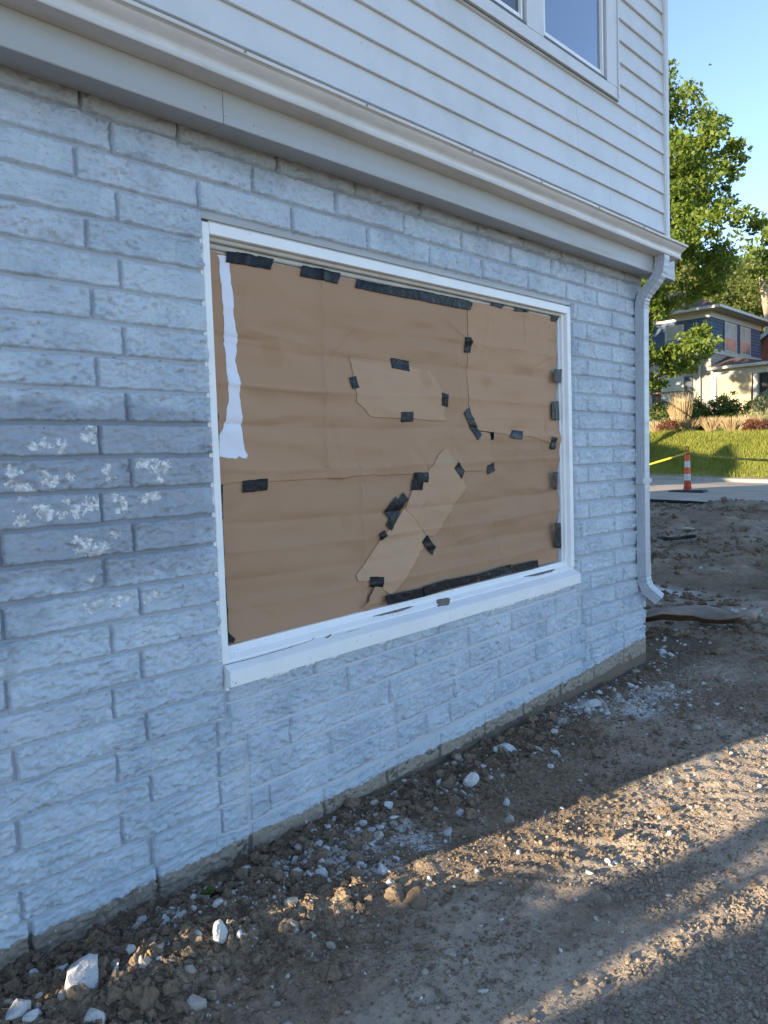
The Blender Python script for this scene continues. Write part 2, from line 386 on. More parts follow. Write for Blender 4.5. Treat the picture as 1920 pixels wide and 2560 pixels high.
# ================================================================== TERRAIN
def rise(Y): return .04 * (np.clip(Y, -6, 16) - 2.6)
def zroad(Y): return .41 + rise(Y)
def zyard(X, Y): return (zroad(Y) - .09 + .13 * sstep(3.3, 2.5, Y)) * sstep(5.2, 14.2, X) ** 1.15 + .03 * sstep(4.0, 5.5, X)
def zlawn(X, Y):
    z = zroad(Y) + .10 + .05 * sstep(22, 23.3, X) + 1.22 * sstep(23.1, 26.6, X) + .04 * (X - 27) * (X > 27) * (X < 36) + .36 * (X >= 36)
    return z
sD = np.array([math.cos(SUN_AZ), -math.sin(SUN_AZ)]); sN = np.array([math.sin(SUN_AZ), math.cos(SUN_AZ)])
def near_h(X, Y):
    t = X * sD[0] + Y * sD[1]; s = X * sN[0] + Y * sN[1]
    wall = sstep(-.42, -.12, Y + .10 * fbm(X * 2, Y * 2, 5) ) * sstep(5.4, 4.6, X)              # loose strip along the wall
    clod = sstep(1.9, 1.1, X + .6 * (fbm(X * 3, Y * 3, 3) - .5)) * sstep(-.75, -.45, Y + .3 * (fbm(X * 4, Y * 4, 8) - .5))
    h = .030 * (fbm(X * 1.6, Y * 1.6, 11) - .5) + .012 * (fbm(X * 7, Y * 7, 12) - .5)
    rough = np.clip(.25 + wall * .6 + clod, 0, 1)
    cv, c1, c2_ = cells(X * 16, Y * 16, 21, tilt=1.2)
    h += rough * (.030 * (fbm(X * 14, Y * 14, 13) - .5) + .020 * cv * np.clip((c2_ - c1) * 5, 0, 1))
    h += (.32 + rough) * .010 * (fbm(X * 38, Y * 38, 15, 3) - .5)
    lump = sstep(.48, .62, fbm(X * 2.6, Y * 2.6, 17))
    h += lump * .006 * (ridge(X * 11, Y * 11, 18, 3) - .5) + .006 * (fbm(X * 22, Y * 22, 19, 2) - .5)
    # machine track: bars across a strip that follows the sun line, and its pushed-up edge
    u = (s + .33 + .02 * np.sin(t * 3)) ; tr = np.exp(-(u / .20) ** 4) * sstep(1.2, 1.9, t)
    bars = np.sin((t * 1.0 + u * .9 + .06 * (fbm(X * 5, Y * 5, 37) - .5)) * 2 * math.pi / .125 + 2.2 * (fbm(X * 2.2, Y * 2.2, 38) - .5))
    h += tr * (.006 * sstep(-.2, .7, bars) * sstep(.40, .58, fbm(X * 3.3, Y * 3.3, 39)) - .008)
    h += .020 * np.exp(-((s + .10 - .03 * fbm(t * 2, t * 0, 4)) / .05) ** 2) * sstep(1.1, 1.6, t) * (.4 + 1.2 * fbm(t * 9, s * 9, 41))
    u2 = s + .95; tr2 = np.exp(-(u2 / .22) ** 4) * sstep(.9, 1.5, t)
    h += tr2 * (.002 * np.sin((t - u2) * 2 * math.pi / .13) - .008)
    # spoil ridge lower left
    h += .035 * clod * np.exp(-((Y + .33 + .12 * (fbm(X * 3, 0 * X, 6) - .5)) / .15) ** 2)
    h += -.02 * np.exp(-((Y + .06) / .06) ** 2) * sstep(2.2, 1.4, X)
    far = sstep(5, 9, X)
    h += far * (.13 * (fbm(X * 1.1, Y * 1.1, 51) - .5) + .10 * (ridge(X * 2.3, Y * 2.3, 52) - .5) + .07 * (fbm(X * 6, Y * 6, 53) - .5) + .07 * np.clip(cells(X * 3.1, Y * 3.1, 54)[2] - cells(X * 3.1, Y * 3.1, 54)[1], 0, .6) * sstep(.4, .6, fbm(X * 1.5, Y * 1.5, 55))) * sstep(14.4, 13.6, X)
    return h, rough, tr
def axis(segs):
    out = [segs[0][0]]
    for a, b, st in segs:
        n = max(1, int(round((b - a) / st))); out += list(np.linspace(a, b, n + 1)[1:])
    return np.array(out)
gx = axis([(-40, -6, 6), (-6, .2, .2), (.2, 3.2, .0095), (3.2, 5.4, .014), (5.4, 9, .035), (9, 14.52, .06)])
gy = axis([(-60, -8, 6), (-8, -3.2, .25), (-3.2, -1.9, .02), (-1.9, .02, .0095), (.02, 1, .05), (1, 9, .07), (9, 60, 4)])
GX, GY = np.meshgrid(gx, gy, indexing='ij')
hh, rough_, trk = near_h(GX, GY)
GZ = zyard(GX, GY) + hh * (np.abs(GX) < 20)
GZ = GZ + np.where(GX < -1, 0, 0)
dust = np.zeros_like(GX)
for (px, py, r) in [(830, 2140, .16), (900, 2110, .16), (1010, 2085, .15), (960, 2170, .10), (1060, 2110, .10), (1468, 1765, .16), (1390, 1800, .10), (1250, 1870, .06),
                    (1640, 1740, .18), (1600, 1780, .18), (1560, 1750, .12), (300, 2360, .08), (430, 2300, .08), (690, 2170, .08), (1700, 1500, .3), (1650, 1490, .3)]:
    P = onZ(px, py); dust = np.maximum(dust, np.exp(-(((GX - P[0]) ** 2 + (GY - P[1]) ** 2) / r ** 2)) * .9)
dry = .15 + .45 * sstep(.35, .6, fbm(GX * .9, GY * .9, 61)) + .35 * trk + .25 * (GY < -.9)
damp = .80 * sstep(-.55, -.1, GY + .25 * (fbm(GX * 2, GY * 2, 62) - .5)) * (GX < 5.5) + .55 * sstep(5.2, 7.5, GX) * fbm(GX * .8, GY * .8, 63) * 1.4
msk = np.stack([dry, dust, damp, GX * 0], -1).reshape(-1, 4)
nx, ny = GX.shape
idx = np.arange(nx * ny).reshape(nx, ny)
F = np.stack([idx[:-1, :-1], idx[1:, :-1], idx[1:, 1:], idx[:-1, 1:]], -1).reshape(-1, 4)
# leave out the ground below the building itself
cxm = (GX[:-1, :-1] + GX[1:, 1:]).ravel() / 2; cym = (GY[:-1, :-1] + GY[1:, 1:]).ravel() / 2
keep = ~((cxm > .1) & (cxm < 4.6) & (cym > .3) & (cym < 7.5))
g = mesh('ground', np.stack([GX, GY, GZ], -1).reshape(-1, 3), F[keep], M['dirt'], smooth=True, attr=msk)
tag(g, kind='structure', label='bare brown soil with clods and machine tracks along the wall')
def gz(x, y):
    X = np.array([float(x)]); Y = np.array([float(y)])
    return float(zyard(X, Y)[0] + near_h(X, Y)[0][0])
# wide land below everything, out to the horizon
hb = mesh('terrain', [(-900, -900, -.6), (900, -900, -.6), (900, 900, -.6), (-900, 900, -.6)], [(0, 1, 2, 3)], M['lawn'], attr=[(0, 0, 0, 0)] * 4)
tag(hb, kind='structure')
# road slab with its broken near edge
yy = axis([(-60, -6, 4), (-6, 20, .12), (20, 60, 4)])
xe = 14.55 + .18 * (fbm(yy * .8, yy * 0, 71) - .5) + .08 * (fbm(yy * 4, yy * 0, 72) - .5)
V = []; F = []
xs = [0, .3, 2, 4, 6, 7.3]
for i, y in enumerate(yy):
    z = float(zroad(np.array(y)))
    V.append((xe[i] + .02, y, z - .16)); V.append((xe[i], y, z))
    for k in range(1, 6): V.append((14.6 + xs[k], y, z + .05 * math.sin(math.pi * xs[k] / 7.3)))
for i in range(len(yy) - 1):
    for k in range(6): F.append((i * 7 + k, i * 7 + k + 1, (i + 1) * 7 + k + 1, (i + 1) * 7 + k))
road = mesh('road', V, F, M['asphalt']); tag(road, kind='structure')
road.data.materials.append(M['asphedge'])
for p in road.data.polygons:
    if p.index % 6 == 0: p.material_index = 1
V = []; F = []
for i, y in enumerate(yy):
    z = float(zroad(np.array(y)))
    V += [(21.88, y, z - .02), (21.88, y, z + .085), (21.92, y, z + .10), (22.05, y, z + .10), (22.05, y, z - .05)]
for i in range(len(yy) - 1):
    for k in range(4): F.append((i * 5 + k, i * 5 + k + 1, (i + 1) * 5 + k + 1, (i + 1) * 5 + k))
tag(mesh('kerb', V, F, M['kerb']), kind='structure')
lx = axis([(22.04, 30, .16), (30, 60, 1.5), (60, 140, 8)]); ly = axis([(-80, -4, 4), (-4, 20, .16), (20, 120, 5)])
LX, LY = np.meshgrid(lx, ly, indexing='ij')
LZ = zlawn(LX, LY) + (.10 * (fbm(LX * .9, LY * .9, 81) - .5) + .05 * (fbm(LX * 4, LY * 4, 82) - .5)) * sstep(22.1, 23, LX) + .02 * np.clip(LX - 60, 0, 100)
ldry = .9 * sstep(23.6, 22.4, LX) + .5 * sstep(26.8, 27.2, LX) * sstep(30, 29, LX)
n1, n2 = LX.shape; ii = np.arange(n1 * n2).reshape(n1, n2)
LF = np.stack([ii[:-1, :-1], ii[1:, :-1], ii[1:, 1:], ii[:-1, 1:]], -1).reshape(-1, 4)
lawn = mesh('lawn', np.stack([LX, LY, LZ], -1).reshape(-1, 3), LF, M['lawn'], smooth=True, attr=np.stack([ldry, ldry * 0, ldry * 0, ldry * 0], -1).reshape(-1, 4))
tag(lawn, kind='structure')
def lz(x, y): return float(zlawn(np.array(float(x)), np.array(float(y))))
# ================================================================== THE BUILDING
house = empty('house', (2.2, 0, 0)); house.location = (0, 0, 0)
tag(house, 'pale blue painted block house with grey lap siding above, nearest the camera', 'house')
XL, XR = -.28, 4.73
def cz(k): return 2.1264 - .1016 * k
ZB = [(-9, .05), (1.0, .052), (1.9, .06), (2.95, .082), (4.0, .13), (4.73, .185), (6, .2)]
def zbare(x): return np.interp(x, [a for a, _ in ZB], [b for _, b in ZB])
peel_px = [(80, 1115, .022), (105, 1110, .03), (145, 1112, .035), (215, 1095, .03), (225, 1070, .02), (25, 1180, .03), (30, 1215, .028), (55, 1230, .04), (110, 1185, .03), (125, 1205, .035), (170, 1195, .028), (265, 1175, .022),
           (270, 1195, .02), (350, 1160, .03), (385, 1165, .04), (410, 1165, .025), (390, 1200, .02), (100, 1275, .032), (115, 1290, .022), (160, 1250, .02), (150, 1288, .022), (190, 1280, .03), (222, 1262, .032),
           (290, 1245, .032), (300, 1275, .025), (358, 1245, .03), (380, 1243, .025), (45, 1300, .03), (185, 1350, .02), (205, 1365, .045), (235, 1370, .045), (282, 1335, .022), (218, 1518, .032), (240, 1505, .02), (285, 1500, .03), (310, 1490, .022),
           (360, 1498, .022), (385, 1485, .022), (225, 1445, .018), (350, 1640, .015), (10, 2290, .02), (385, 1870, .015), (400, 1900, .012), (300, 2010, .012), (640, 2030, .01)]
PEEL = [(onY(x, y)[0], onY(x, y)[2], r) for x, y, r in peel_px]
def masks(X, Z):
    d = sstep(1.66, 1.50, Z) * sstep(.80, 1.25, Z) * sstep(1.75, 1.25, X)
    d = np.maximum(d * .95, .55 * np.exp(-(((X - .85) / .35) ** 2 + ((Z - 1.0) / .22) ** 2)))
    f = np.zeros_like(X)
    for a, b, r in PEEL:
        f = np.maximum(f, .78 * np.exp(-(((X - a) / (r * 1.3)) ** 2 + ((Z - b) / r) ** 2)))
    f = np.maximum(f, .28 * sstep(.12, .02, Z - zbare(X)))
    b = np.clip(.5 + (zbare(X) - Z) / .06, 0, 1)
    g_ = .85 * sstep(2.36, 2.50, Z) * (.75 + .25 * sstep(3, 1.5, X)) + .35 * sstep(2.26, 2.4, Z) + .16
    return np.stack([d, f, b, g_], -1)
# mortar back: the wall sheet behind the block faces, with the window opening left out
WX0, WX1, WZ0, WZ1 = 1.492, 3.858, .66, 2.205
wall = None
bx = axis([(XL, .5, .3), (.5, 5, .03)]); bx = bx[bx <= XR + .001]; bx = np.append(bx, XR - .004)
bx = np.unique(np.round(np.concatenate([bx, [WX0, WX1]]), 4)); bz_ = np.unique(np.round(np.concatenate([np.arange(-.1, 2.6, .03), [WZ0, WZ1, 2.56]]), 4))
WXg, WZg = np.meshgrid(bx, bz_, indexing='ij')
yb = -.0005 - .0115 * ((WZg < .72) & (WXg > 1.5) & (WXg < 3.9)) + .004 * (fbm(WXg * 9, WZg * 9, 91) - .5)
a, b = WXg.shape; ii = np.arange(a * b).reshape(a, b)
Fw = np.stack([ii[:-1, :-1], ii[:-1, 1:], ii[1:, 1:], ii[1:, :-1]], -1).reshape(-1, 4)[:, ::-1]
cxm = (WXg[:-1, :-1] + WXg[1:, 1:]).ravel() / 2; czm = (WZg[:-1, :-1] + WZg[1:, 1:]).ravel() / 2
kp = ~((cxm > WX0) & (cxm < WX1) & (czm > WZ0) & (czm < WZ1))
mk_ = masks(WXg, WZg); mk_[..., 1] = ((WZg < .72) & (WXg > 1.45) & (WXg < 3.93))
block_wall = mesh('block_wall', np.stack([WXg, yb, WZg], -1).reshape(-1, 3), Fw[kp], M['mortar'], house, True, mk_.reshape(-1, 4))
# split-face blocks, each its own object
def add_block(x0, x1, zl0, zl1, zt0, zt1, seed, parent=block_wall, flush=0.):
    """x range; bottom z at left/right, top z at left/right"""
    st = .0052 if x0 < 2.0 else .0068
    W_ = x1 - x0; H_ = (zt0 + zt1 - zl0 - zl1) / 2
    if W_ < .02 or H_ < .02: return
    n = max(4, int(W_ / st)); m = max(4, int(H_ / st))
    u = np.linspace(0, 1, n + 1); v = np.linspace(0, 1, m + 1)
    U, Vv = np.meshgrid(u, v, indexing='ij')
    r = np.random.default_rng(seed)
    X = x0 + U * W_
    zb = zl0 + (zl1 - zl0) * U; zt = zt0 + (zt1 - zt0) * U
    # ragged arrises
    ed = .0030
    zb = zb + ed * (fbm(X * 22, X * 0 + seed, 5, 4) - .5) * 2; zt = zt + ed * (fbm(X * 22, X * 0 + seed, 9, 4) - .5) * 2
    Z = zb + (zt - zb) * Vv
    X = X + (1 - 2 * U) * 0 + ed * 1.6 * (fbm(Z * 22, Z * 0 + seed, 15, 4) - .5) * 2 * np.exp(-np.minimum(U, 1 - U) * W_ / .02)
    e = np.minimum(np.minimum(U, 1 - U) * W_, np.minimum(Vv, 1 - Vv) * H_)
    q = np.clip(e / .0065, 0, 1); prof = np.sqrt(1 - (1 - q) ** 2)
    o = r.uniform(0, 50, 2)
    big = fbm(X * 7 + o[0], Z * 13 + o[1], 31, 3) - .5
    cv, c1, c2_ = cells(X * 24 + o[0] + .8 * fbm(X * 30, Z * 30, 3, 2), Z * 40 + o[1] + .8 * fbm(X * 30, Z * 30, 4, 2), 41, tilt=1.3)
    cvs, c1b, c2b = cells(X * 60 + o[0], Z * 95 + o[1], 43, tilt=1.2)
    fine = fbm(X * 110, Z * 150, 51, 3) - .5
    smooth_ = sstep(.62, .42, fbm(X * 5 + o[1], Z * 7, 77, 2))      # some stretches broke smoother
    prot = .0150 + r.uniform(-.002, .004) + .010 * big + (.0082 * cv * np.clip((c2_ - c1) * 4, 0, 1) + .0065 * cvs * np.clip((c2b - c1b) * 4, 0, 1)) * (.55 + .65 * smooth_) + .0055 * fine
    b0_ = .012 - flush
    Y = b0_ - prof * (b0_ + prot + flush * .35)
    V = np.stack([X, Y, Z], -1).reshape(-1, 3)
    ii = np.arange((n + 1) * (m + 1)).reshape(n + 1, m + 1)
    Fq = np.stack([ii[:-1, :-1], ii[1:, :-1], ii[1:, 1:], ii[:-1, 1:]], -1).reshape(-1, 4)
    mesh('block', V, Fq, M['block'], parent, True, masks(X, Z).reshape(-1, 4))
J = .0030
sd = 100
def row(xa, xb, joints, zb0, zb1, zt0, zt1, flush=0.):
    global sd
    js = sorted([j for j in joints if xa + .03 < j < xb - .03])
    e = [xa] + js + [xb]
    for i in range(len(e) - 1):
        a_, b_ = e[i] + (J if i else 0), e[i + 1] - (J if i < len(e) - 2 else 0)
        f = lambda z0, z1, x: z0 + (z1 - z0) * (x - xa) / (xb - xa)
        sd += 1
        jz = random.uniform(-.0012, .0012)
        add_block(a_, b_, f(zb0, zb1, a_) + J + jz, f(zb0, zb1, b_) + J + jz, f(zt0, zt1, a_) - J, f(zt0, zt1, b_) - J, sd, block_wall, flush)
def PX(lst, y=500): return [onY(x, y)[0] for x in lst]
top_rows = {-3: ([208, 446, 689, 882, 1043, 1183, 1298, 1394, 1479, 1553], 470), -2: ([282, 629, 833, 1001, 1146, 1267, 1368, 1455, 1534], 520), -1: ([194, 495, 726, 912, 1067, 1198, 1311, 1407, 1484, 1556], 600)}
for r_, (js, y) in top_rows.items():
    xs_ = PX(js, y)
    k = xs_[0]
    while k > XL: k -= .406; xs_.append(k)
    row(XL, XR, xs_, cz(r_), cz(r_), cz(r_ - 1), cz(r_ - 1))
Bj = [1.187 - .4064 * i for i in range(5)]; Aj = [1.086 - .4064 * i for i in range(5)]
for r_ in range(0, 21):
    js = Bj if r_ % 2 == 0 else Aj
    js = [j + random.uniform(-.006, .006) for j in js]
    zb, zt = cz(r_), cz(r_ - 1)
    if r_ <= 16: row(XL, 1.486, js, zb, zb, zt, zt)
    else: row(XL, 1.562, [1.452] + [j for j in js if j < 1.3], zb, zb, zt, zt)
row(XL, 1.562, [1.2, .8, .4, 0], -.06, -.06, cz(20), cz(20))
Re = [4.324, 3.918]; Ro = [4.425, 4.019]
for r_ in range(0, 20):
    js = Re if r_ % 2 == 0 else Ro
    zb, zt = cz(r_), cz(r_ - 1)
    xl = 3.868 if r_ <= 16 else 3.948
    k = .03 * sstep(8, 19, np.array(float(r_)))
    row(xl, XR, js, zb - k * .7, zb - k, zt - k * .7, zt - k)
zl = [.655, .552, .430, .320, .215, .105]; zr = [.705, .615, .515, .410, .305, .205]
inj = [[1.888, 2.28, 2.63, 3.02, 3.42, 3.80], [2.06, 2.471, 2.85, 3.211, 3.62], [1.761, 2.30, 2.855, 3.184, 3.53], [1.96, 2.335, 2.73, 3.089, 3.424, 3.781], [1.654, 2.341, 2.528, 2.696, 3.05, 3.382, 3.694], ]
def infx(i): return (1.50 if i < 2 else 1.572), (3.862 if i < 3 else 3.94)
for i in range(5):
    a_, b_ = infx(i)
    row(a_, b_, inj[i], zl[i + 1], zr[i + 1], zl[i], zr[i], .0155)
row(1.572, XR, [1.919, 2.278, 2.627, 2.969, 3.304, 3.676, 4.05, 4.42], -.02, .07, zl[5], .205 - .005)
# foundation strip stepping out of the soil
V = []; F = []
xs_ = axis([(XL - .02, XR + .004, .022)]); prof = [(.02, .0), (-.004, .005), (-.010, -.004), (-.015, -.03), (-.018, -.09), (-.02, -.2)]
for x in xs_:
    zt = float(zbare(x)) - .052
    for (y, dz) in prof:
        nz = float(fbm(np.array(x * 14), np.array(dz * 20 + 3), 95, 4) - .5)
        V.append((x, y + .014 * nz, zt + dz + .006 * nz))
n_ = len(prof)
hole = onY(328, 2285, -.03)
for i in range(len(xs_) - 1):
    for k in range(n_ - 1):
        if abs(xs_[i] - hole[0]) < .022 and 2 <= k <= 3: continue
        F.append((i * n_ + k, i * n_ + k + 1, (i + 1) * n_ + k + 1, (i + 1) * n_ + k)[::-1])
footing = mesh('footing', V, F, M['footing'], house, True)
boxo('hole_lining', (hole[0] - .06, hole[0] + .06, .0, .02, -.1, .0), M['gap'], house)  # black box stands in for the shade inside the hole
# corner ends and the remaining walls
boxo('side_wall', (XR - .006, XR + .008, .01, 8.0, -.1, 2.56), M['mortar'], house)
boxo('side_wall', (XL - .006, XL + .006, .01, 8.0, -.1, 2.56), M['mortar'], house)
boxo('rear_wall', (XL, XR, 7.98, 8.02, -.1, 2.56), M['mortar'], house)
UX0, UX1, UY = -.40, 4.80, -.135
# fascia: two lengths with a butt joint
fz0, fz1 = 2.476, 2.60
jx = onY(557, 260, UY)[0]
def fprof(y): return [(y, fz0), (y, fz1 + .03), (y + .02, fz1 + .03), (y + .02, fz0 + .012), (-.018, fz0 + .016), (-.018, fz0 + .006), (y + .002, fz0 - .003)]
for a_, b_, y in ((UX0 - .02, jx - .0012, UY), (jx + .0005, 4.93, UY - .0015)):
    bm = bmesh.new(); extr(bm, fprof(y), 'X', a_, b_, 12, lambda t: .0012 * math.sin(t * 3.1)); fo = bobj('fascia_board', bm, M['fascia'], house)
for px, py in [(513, 268), (565, 291), (634, 314), (1525, 637), (1314, 568), (1335, 571)]:
    P = onY(px, py, UY - .001); bm = bmesh.new(); bmesh.ops.create_icosphere(bm, subdivisions=1, radius=.0035, matrix=Matrix.Translation(P)); bobj('nail_head', bm, M['fascia'], fo)
# black strip standing in for the shade in the wall head gap
boxo('wall_head_gap', (UX0, XR, -.016, .0, 2.527, 2.57), M['gap'], house)
# gutter, K profile
gz0, gz1 = 2.578, 2.648
ogee = [(-.2110 - .0415 * t_ ** 2.2, gz0 + .016 + .0485 * t_) for t_ in [k / 14 for k in range(15)]]
gp = [(-.136, gz0 - .001), (-.205, gz0), (-.2125, gz0 + .0005), (-.2150, gz0 + .0045), (-.2140, gz0 + .0125), (-.2120, gz0 + .0150)] + ogee + [(-.2585, gz0 + .0650), (-.2600, gz0 + .0675), (-.2600, gz0 + .0755), (-.2580, gz0 + .0775), (-.2500, gz0 + .0770)]
NOUT = len(gp)
gp += [(-.2480, gz0 + .0700), (-.2470, gz0 + .063), (-.239, gz0 + .052), (-.227, gz0 + .043), (-.213, gz0 + .033), (-.206, gz0 + .022), (-.2045, gz0 + .008), (-.198, gz0 + .003), (-.139, gz0 + .002), (-.139, gz0 + .08), (-.1365, gz0 + .08)]
bm = bmesh.new(); GXR = 4.855
extr(bm, gp, 'X', UX0 - .05, GXR, 60, lambda t: .0010 * math.sin(t * 2.3 + 1) + .0006 * math.sin(t * 11))
gut = bobj('gutter', bm, M['gutter'], house, True); gut.data.set_sharp_from_angle(angle=math.radians(35))
bm = bmesh.new(); out = gp[:NOUT] + [(-.1365, gz0 + .0775)]
extr(bm, out, 'X', GXR + .0002, GXR + .003, 1); bobj('end_cap', bm, M['gutter'], gut)
for px, py in [(614, 134), (918, 266), (1181, 379), (1355, 455), (1499, 519), (1612, 569)]:
    P = onY(px, py, -.261); P[2] = gz0 + .0705; bm = bmesh.new(); bmesh.ops.create_cone(bm, cap_ends=True, segments=10, radius1=.0042, radius2=.0034, depth=.004, matrix=Matrix.Translation((P[0], -.2615, P[2])) @ Matrix.Rotation(math.pi / 2, 4, 'X')); bobj('hanger_screw', bm, M['galv'], gut)
# upper wall sheathing + siding boards
bm = bmesh.new(); box(bm, UX0, UX1 + .015, -.105, 8.1, 2.5, 5.6); upper = bobj('upper_wall', bm, M['fascia'], house)
WU = (2.45, 4.185, 3.362)   # upper window unit: left, right, bottom of trim
zs = [2.744 + .1205 * i for i in range(-1, 24)]
joints = {2: 3.75, 3: 3.745, 5: 4.43, 4: 4.43, 1: 4.10, 0: 4.102}
def board(x0, x1, z0, proud=0.):
    if x1 - x0 < .01: return
    y1 = UY - .004 - proud; y0 = UY + .011 - proud
    pr = [(y1, z0), (y1 + .0005, z0 + .0035), (y0, z0 + .1225), (y0 + .002, z0 + .1225), (y1 + .0135, z0 + .004), (y1 + .0135, z0 - .001), (y1 + .002, z0 - .0015)]
    bm = bmesh.new(); extr(bm, pr, 'X', x0, x1, max(2, int((x1 - x0) * 4)), lambda t: .0008 * math.sin(t * 2.1 + z0 * 30)); bobj('siding_board', bm, M['siding'], upper)
for i, z in enumerate(zs):
    k = i - 1; cuts = [UX0]
    if k in joints: cuts.append(joints[k])
    elif k > 5: cuts.append(1.3 + .5 * (k % 3))
    cuts.append(UX1)
    for a_, b_, q in [(cuts[c], cuts[c + 1], c) for c in range(len(cuts) - 1)]:
        if z + .1225 > WU[2] and z < 4.95:      # rows cut by the window
            if a_ < WU[0]: board(a_, min(b_, WU[0]), z, .0012 * q)
            if b_ > WU[1]: board(max(a_, WU[1]), b_, z, .0012 * q)
            if z < WU[2] - .04:
                pass
        else: board(a_, b_, z, .0012 * q)
# the cut row below the window trim keeps its lower part
for z in zs:
    if z < WU[2] < z + .1225:
        bm = bmesh.new(); h_ = WU[2] - z; y1 = UY - .004; y0 = UY - .004 + .015 * h_ / .1225
        extr(bm, [(y1, z), (y1 + .0005, z + .0035), (y0, z + h_), (y0 + .002, z + h_), (y1 + .0135, z + .004), (y1 + .0135, z - .001)], 'X', WU[0] + .0005, WU[1] - .0005, 6); bobj('siding_board', bm, M['siding'], upper)
# corner post
bm = bmesh.new()
extr(bm, [(4.792, -.1505), (4.846, -.1505), (4.851, -.146), (4.851, -.06), (4.84, -.06), (4.84, -.138), (4.806, -.138), (4.806, -.112), (4.792, -.112)], 'Y', 0, 1)
bm.free(); bm = bmesh.new()
def vextr(bm, prof, z0, z1):
    lo = [bm.verts.new((x, y, z0)) for x, y in prof]; hi = [bm.verts.new((x, y, z1)) for x, y in prof]; n = len(prof)
    for j in range(n): bm.faces.new((lo[j], lo[(j + 1) % n], hi[(j + 1) % n], hi[j]))
    bm.faces.new(lo[::-1]); bm.faces.new(hi); bmesh.ops.recalc_face_normals(bm, faces=bm.faces)
vextr(bm, [(4.797, -.144), (4.803, -.146), (4.806, -.151), (4.840, -.151), (4.846, -.149), (4.848, -.144), (4.848, -.06), (4.838, -.06), (4.838, -.140), (4.812, -.140), (4.812, -.110), (4.797, -.110)], 2.585, 5.6)
bobj('corner_post', bm, M['siding'], upper)
boxo('lower_corner_trim', (4.932, 4.946, UY + .0, -.02, 2.47, 2.60), M['fascia'], house)
# hip-less gable roof on top (seen only by the sun)
bm = bmesh.new()
pr = [(-.5, 5.55), (-.5, 5.65), (4.0, 7.7), (8.5, 5.65), (8.5, 5.55), (4.0, 7.5)]
extr(bm, pr, 'X', -.8, 5.25); M['shingle'] = simple('brown_shingle', (.135, .082, .064), .9, .4, 9, .6, 60)
bobj('roof', bm, M['shingle'], house)
for xg in (UX0, UX1):
    bm = bmesh.new(); extr(bm, [(-.1, 5.5), (4.0, 7.5), (8.1, 5.5)], 'X', xg, xg + .01); bobj('gable', bm, M['siding'], house)
# ---- upper windows
uw = boxo('upper_window', (WU[0], WU[1], -.148, -.12, WU[2], WU[2] + .062), M['siding'], house, .002)
def sub(name, dims, mat, bev=.0015): return boxo(name, dims, mat, uw, bev)
sub('casing', (4.052, WU[1], -.1485, -.10, WU[2] + .0625, 5.0), M['siding']); sub('casing', (4.172, 4.1845, -.156, -.149, WU[2] + .01, 5.0), M['siding'])
sub('mullion', (3.262, 3.412, -.1485, -.10, WU[2] + .0625, 5.0), M['siding']); sub('casing', (WU[0], 2.56, -.1485, -.10, WU[2] + .0625, 5.0), M['siding'])
sub('drip_edge', (WU[0], WU[1] - .002, -.1465, -.138, WU[2] - .010, WU[2] - .0015), M['caulk'], .0005)
for x0, x1 in ((2.562, 3.260), (3.414, 4.050)):
    sub('sub_sill', (x0, x1, -.146, -.095, WU[2] + .0630, WU[2] + .078), M['dkmetal'])
    sub('sash', (x0, x0 + .028, -.138, -.10, WU[2] + .080, 4.98), M['white']); sub('sash', (x1 - .020, x1, -.128, -.10, WU[2] + .080, 4.98), M['dkmetal'])
    sub('sash', (x1 - .034, x1 - .021, -.140, -.10, WU[2] + .080, 4.98), M['white'])
    sub('sash', (x0 + .0285, x1 - .0345, -.134, -.10, WU[2] + .0795, WU[2] + .108), M['white'])
def mat_glass(name, c, rough=.04):
    n = NB(name); p = n.pos()
    n.b.inputs['Coat Weight'].default_value = 1.0; n.b.inputs['Coat Roughness'].default_value = .02
    nr = n.bump(n.noise(2.2, 2, .4, p), .05, .02)
    return n.fin(c, rough, nr, 1.0, .35)
M['glass'] = mat_glass('window_glass_sky', (.16, .19, .25)); M['screen'] = mat_glass('screened_dark_glass', (.025, .025, .027), .45)
sub('pane', (3.4425, 4.0155, -.124, -.118, WU[2] + .1085, 4.98), M['glass'], 0); sub('pane', (2.5905, 3.2255, -.124, -.118, WU[2] + .1085, 4.98), M['screen'], 0)
# ---- downspout
dsp = empty('downspout', (0, 0, 0), house)
def rect_sweep(bm, path, w_, d_, ribs=True):
    """path: (x,y,z, pitch) sections lying across the pipe; rectangular section with grooves"""
    rings = []
    n = 5
    for (c, ax_u, ax_v, s) in path:
        pts = []
        for (b, a) in [(-.92, -1), (-.66, -1), (-.58, -.90), (-.44, -.90), (-.36, -1), (-.12, -1), (-.05, -.90), (.10, -.90), (.17, -1), (.42, -1), (.50, -.90), (.64, -.90), (.72, -1), (.92, -1), (1, -.9), (1, 1), (-.92, 1), (-1, .9), (-1, -.9)]:
            pts.append(bm.verts.new(Vector(c) + Vector(ax_u) * (a * w_ / 2 * s) + Vector(ax_v) * (b * d_ / 2 * s)))
        rings.append(pts)
    m = len(rings[0])
    for i in range(len(rings) - 1):
        for k in range(m): bm.faces.new((rings[i][k], rings[i][(k + 1) % m], rings[i + 1][(k + 1) % m], rings[i + 1][k]))
    bmesh.ops.recalc_face_normals(bm, faces=bm.faces)
    return rings
dw, dd = .068, .062
X0 = 4.652; Yc = -.048
xtop = X0
bm = bmesh.new(); z_el = 2.29; z_bt = .60
dx = lambda z: X0 - .012 * (1 - abs((z - 1.1) / 1.2))      # slightly bowed run
secs = [((dx(z), Yc, z), (1, 0, 0), (0, 1, 0), 1) for z in np.linspace(z_bt, z_el, 14)]
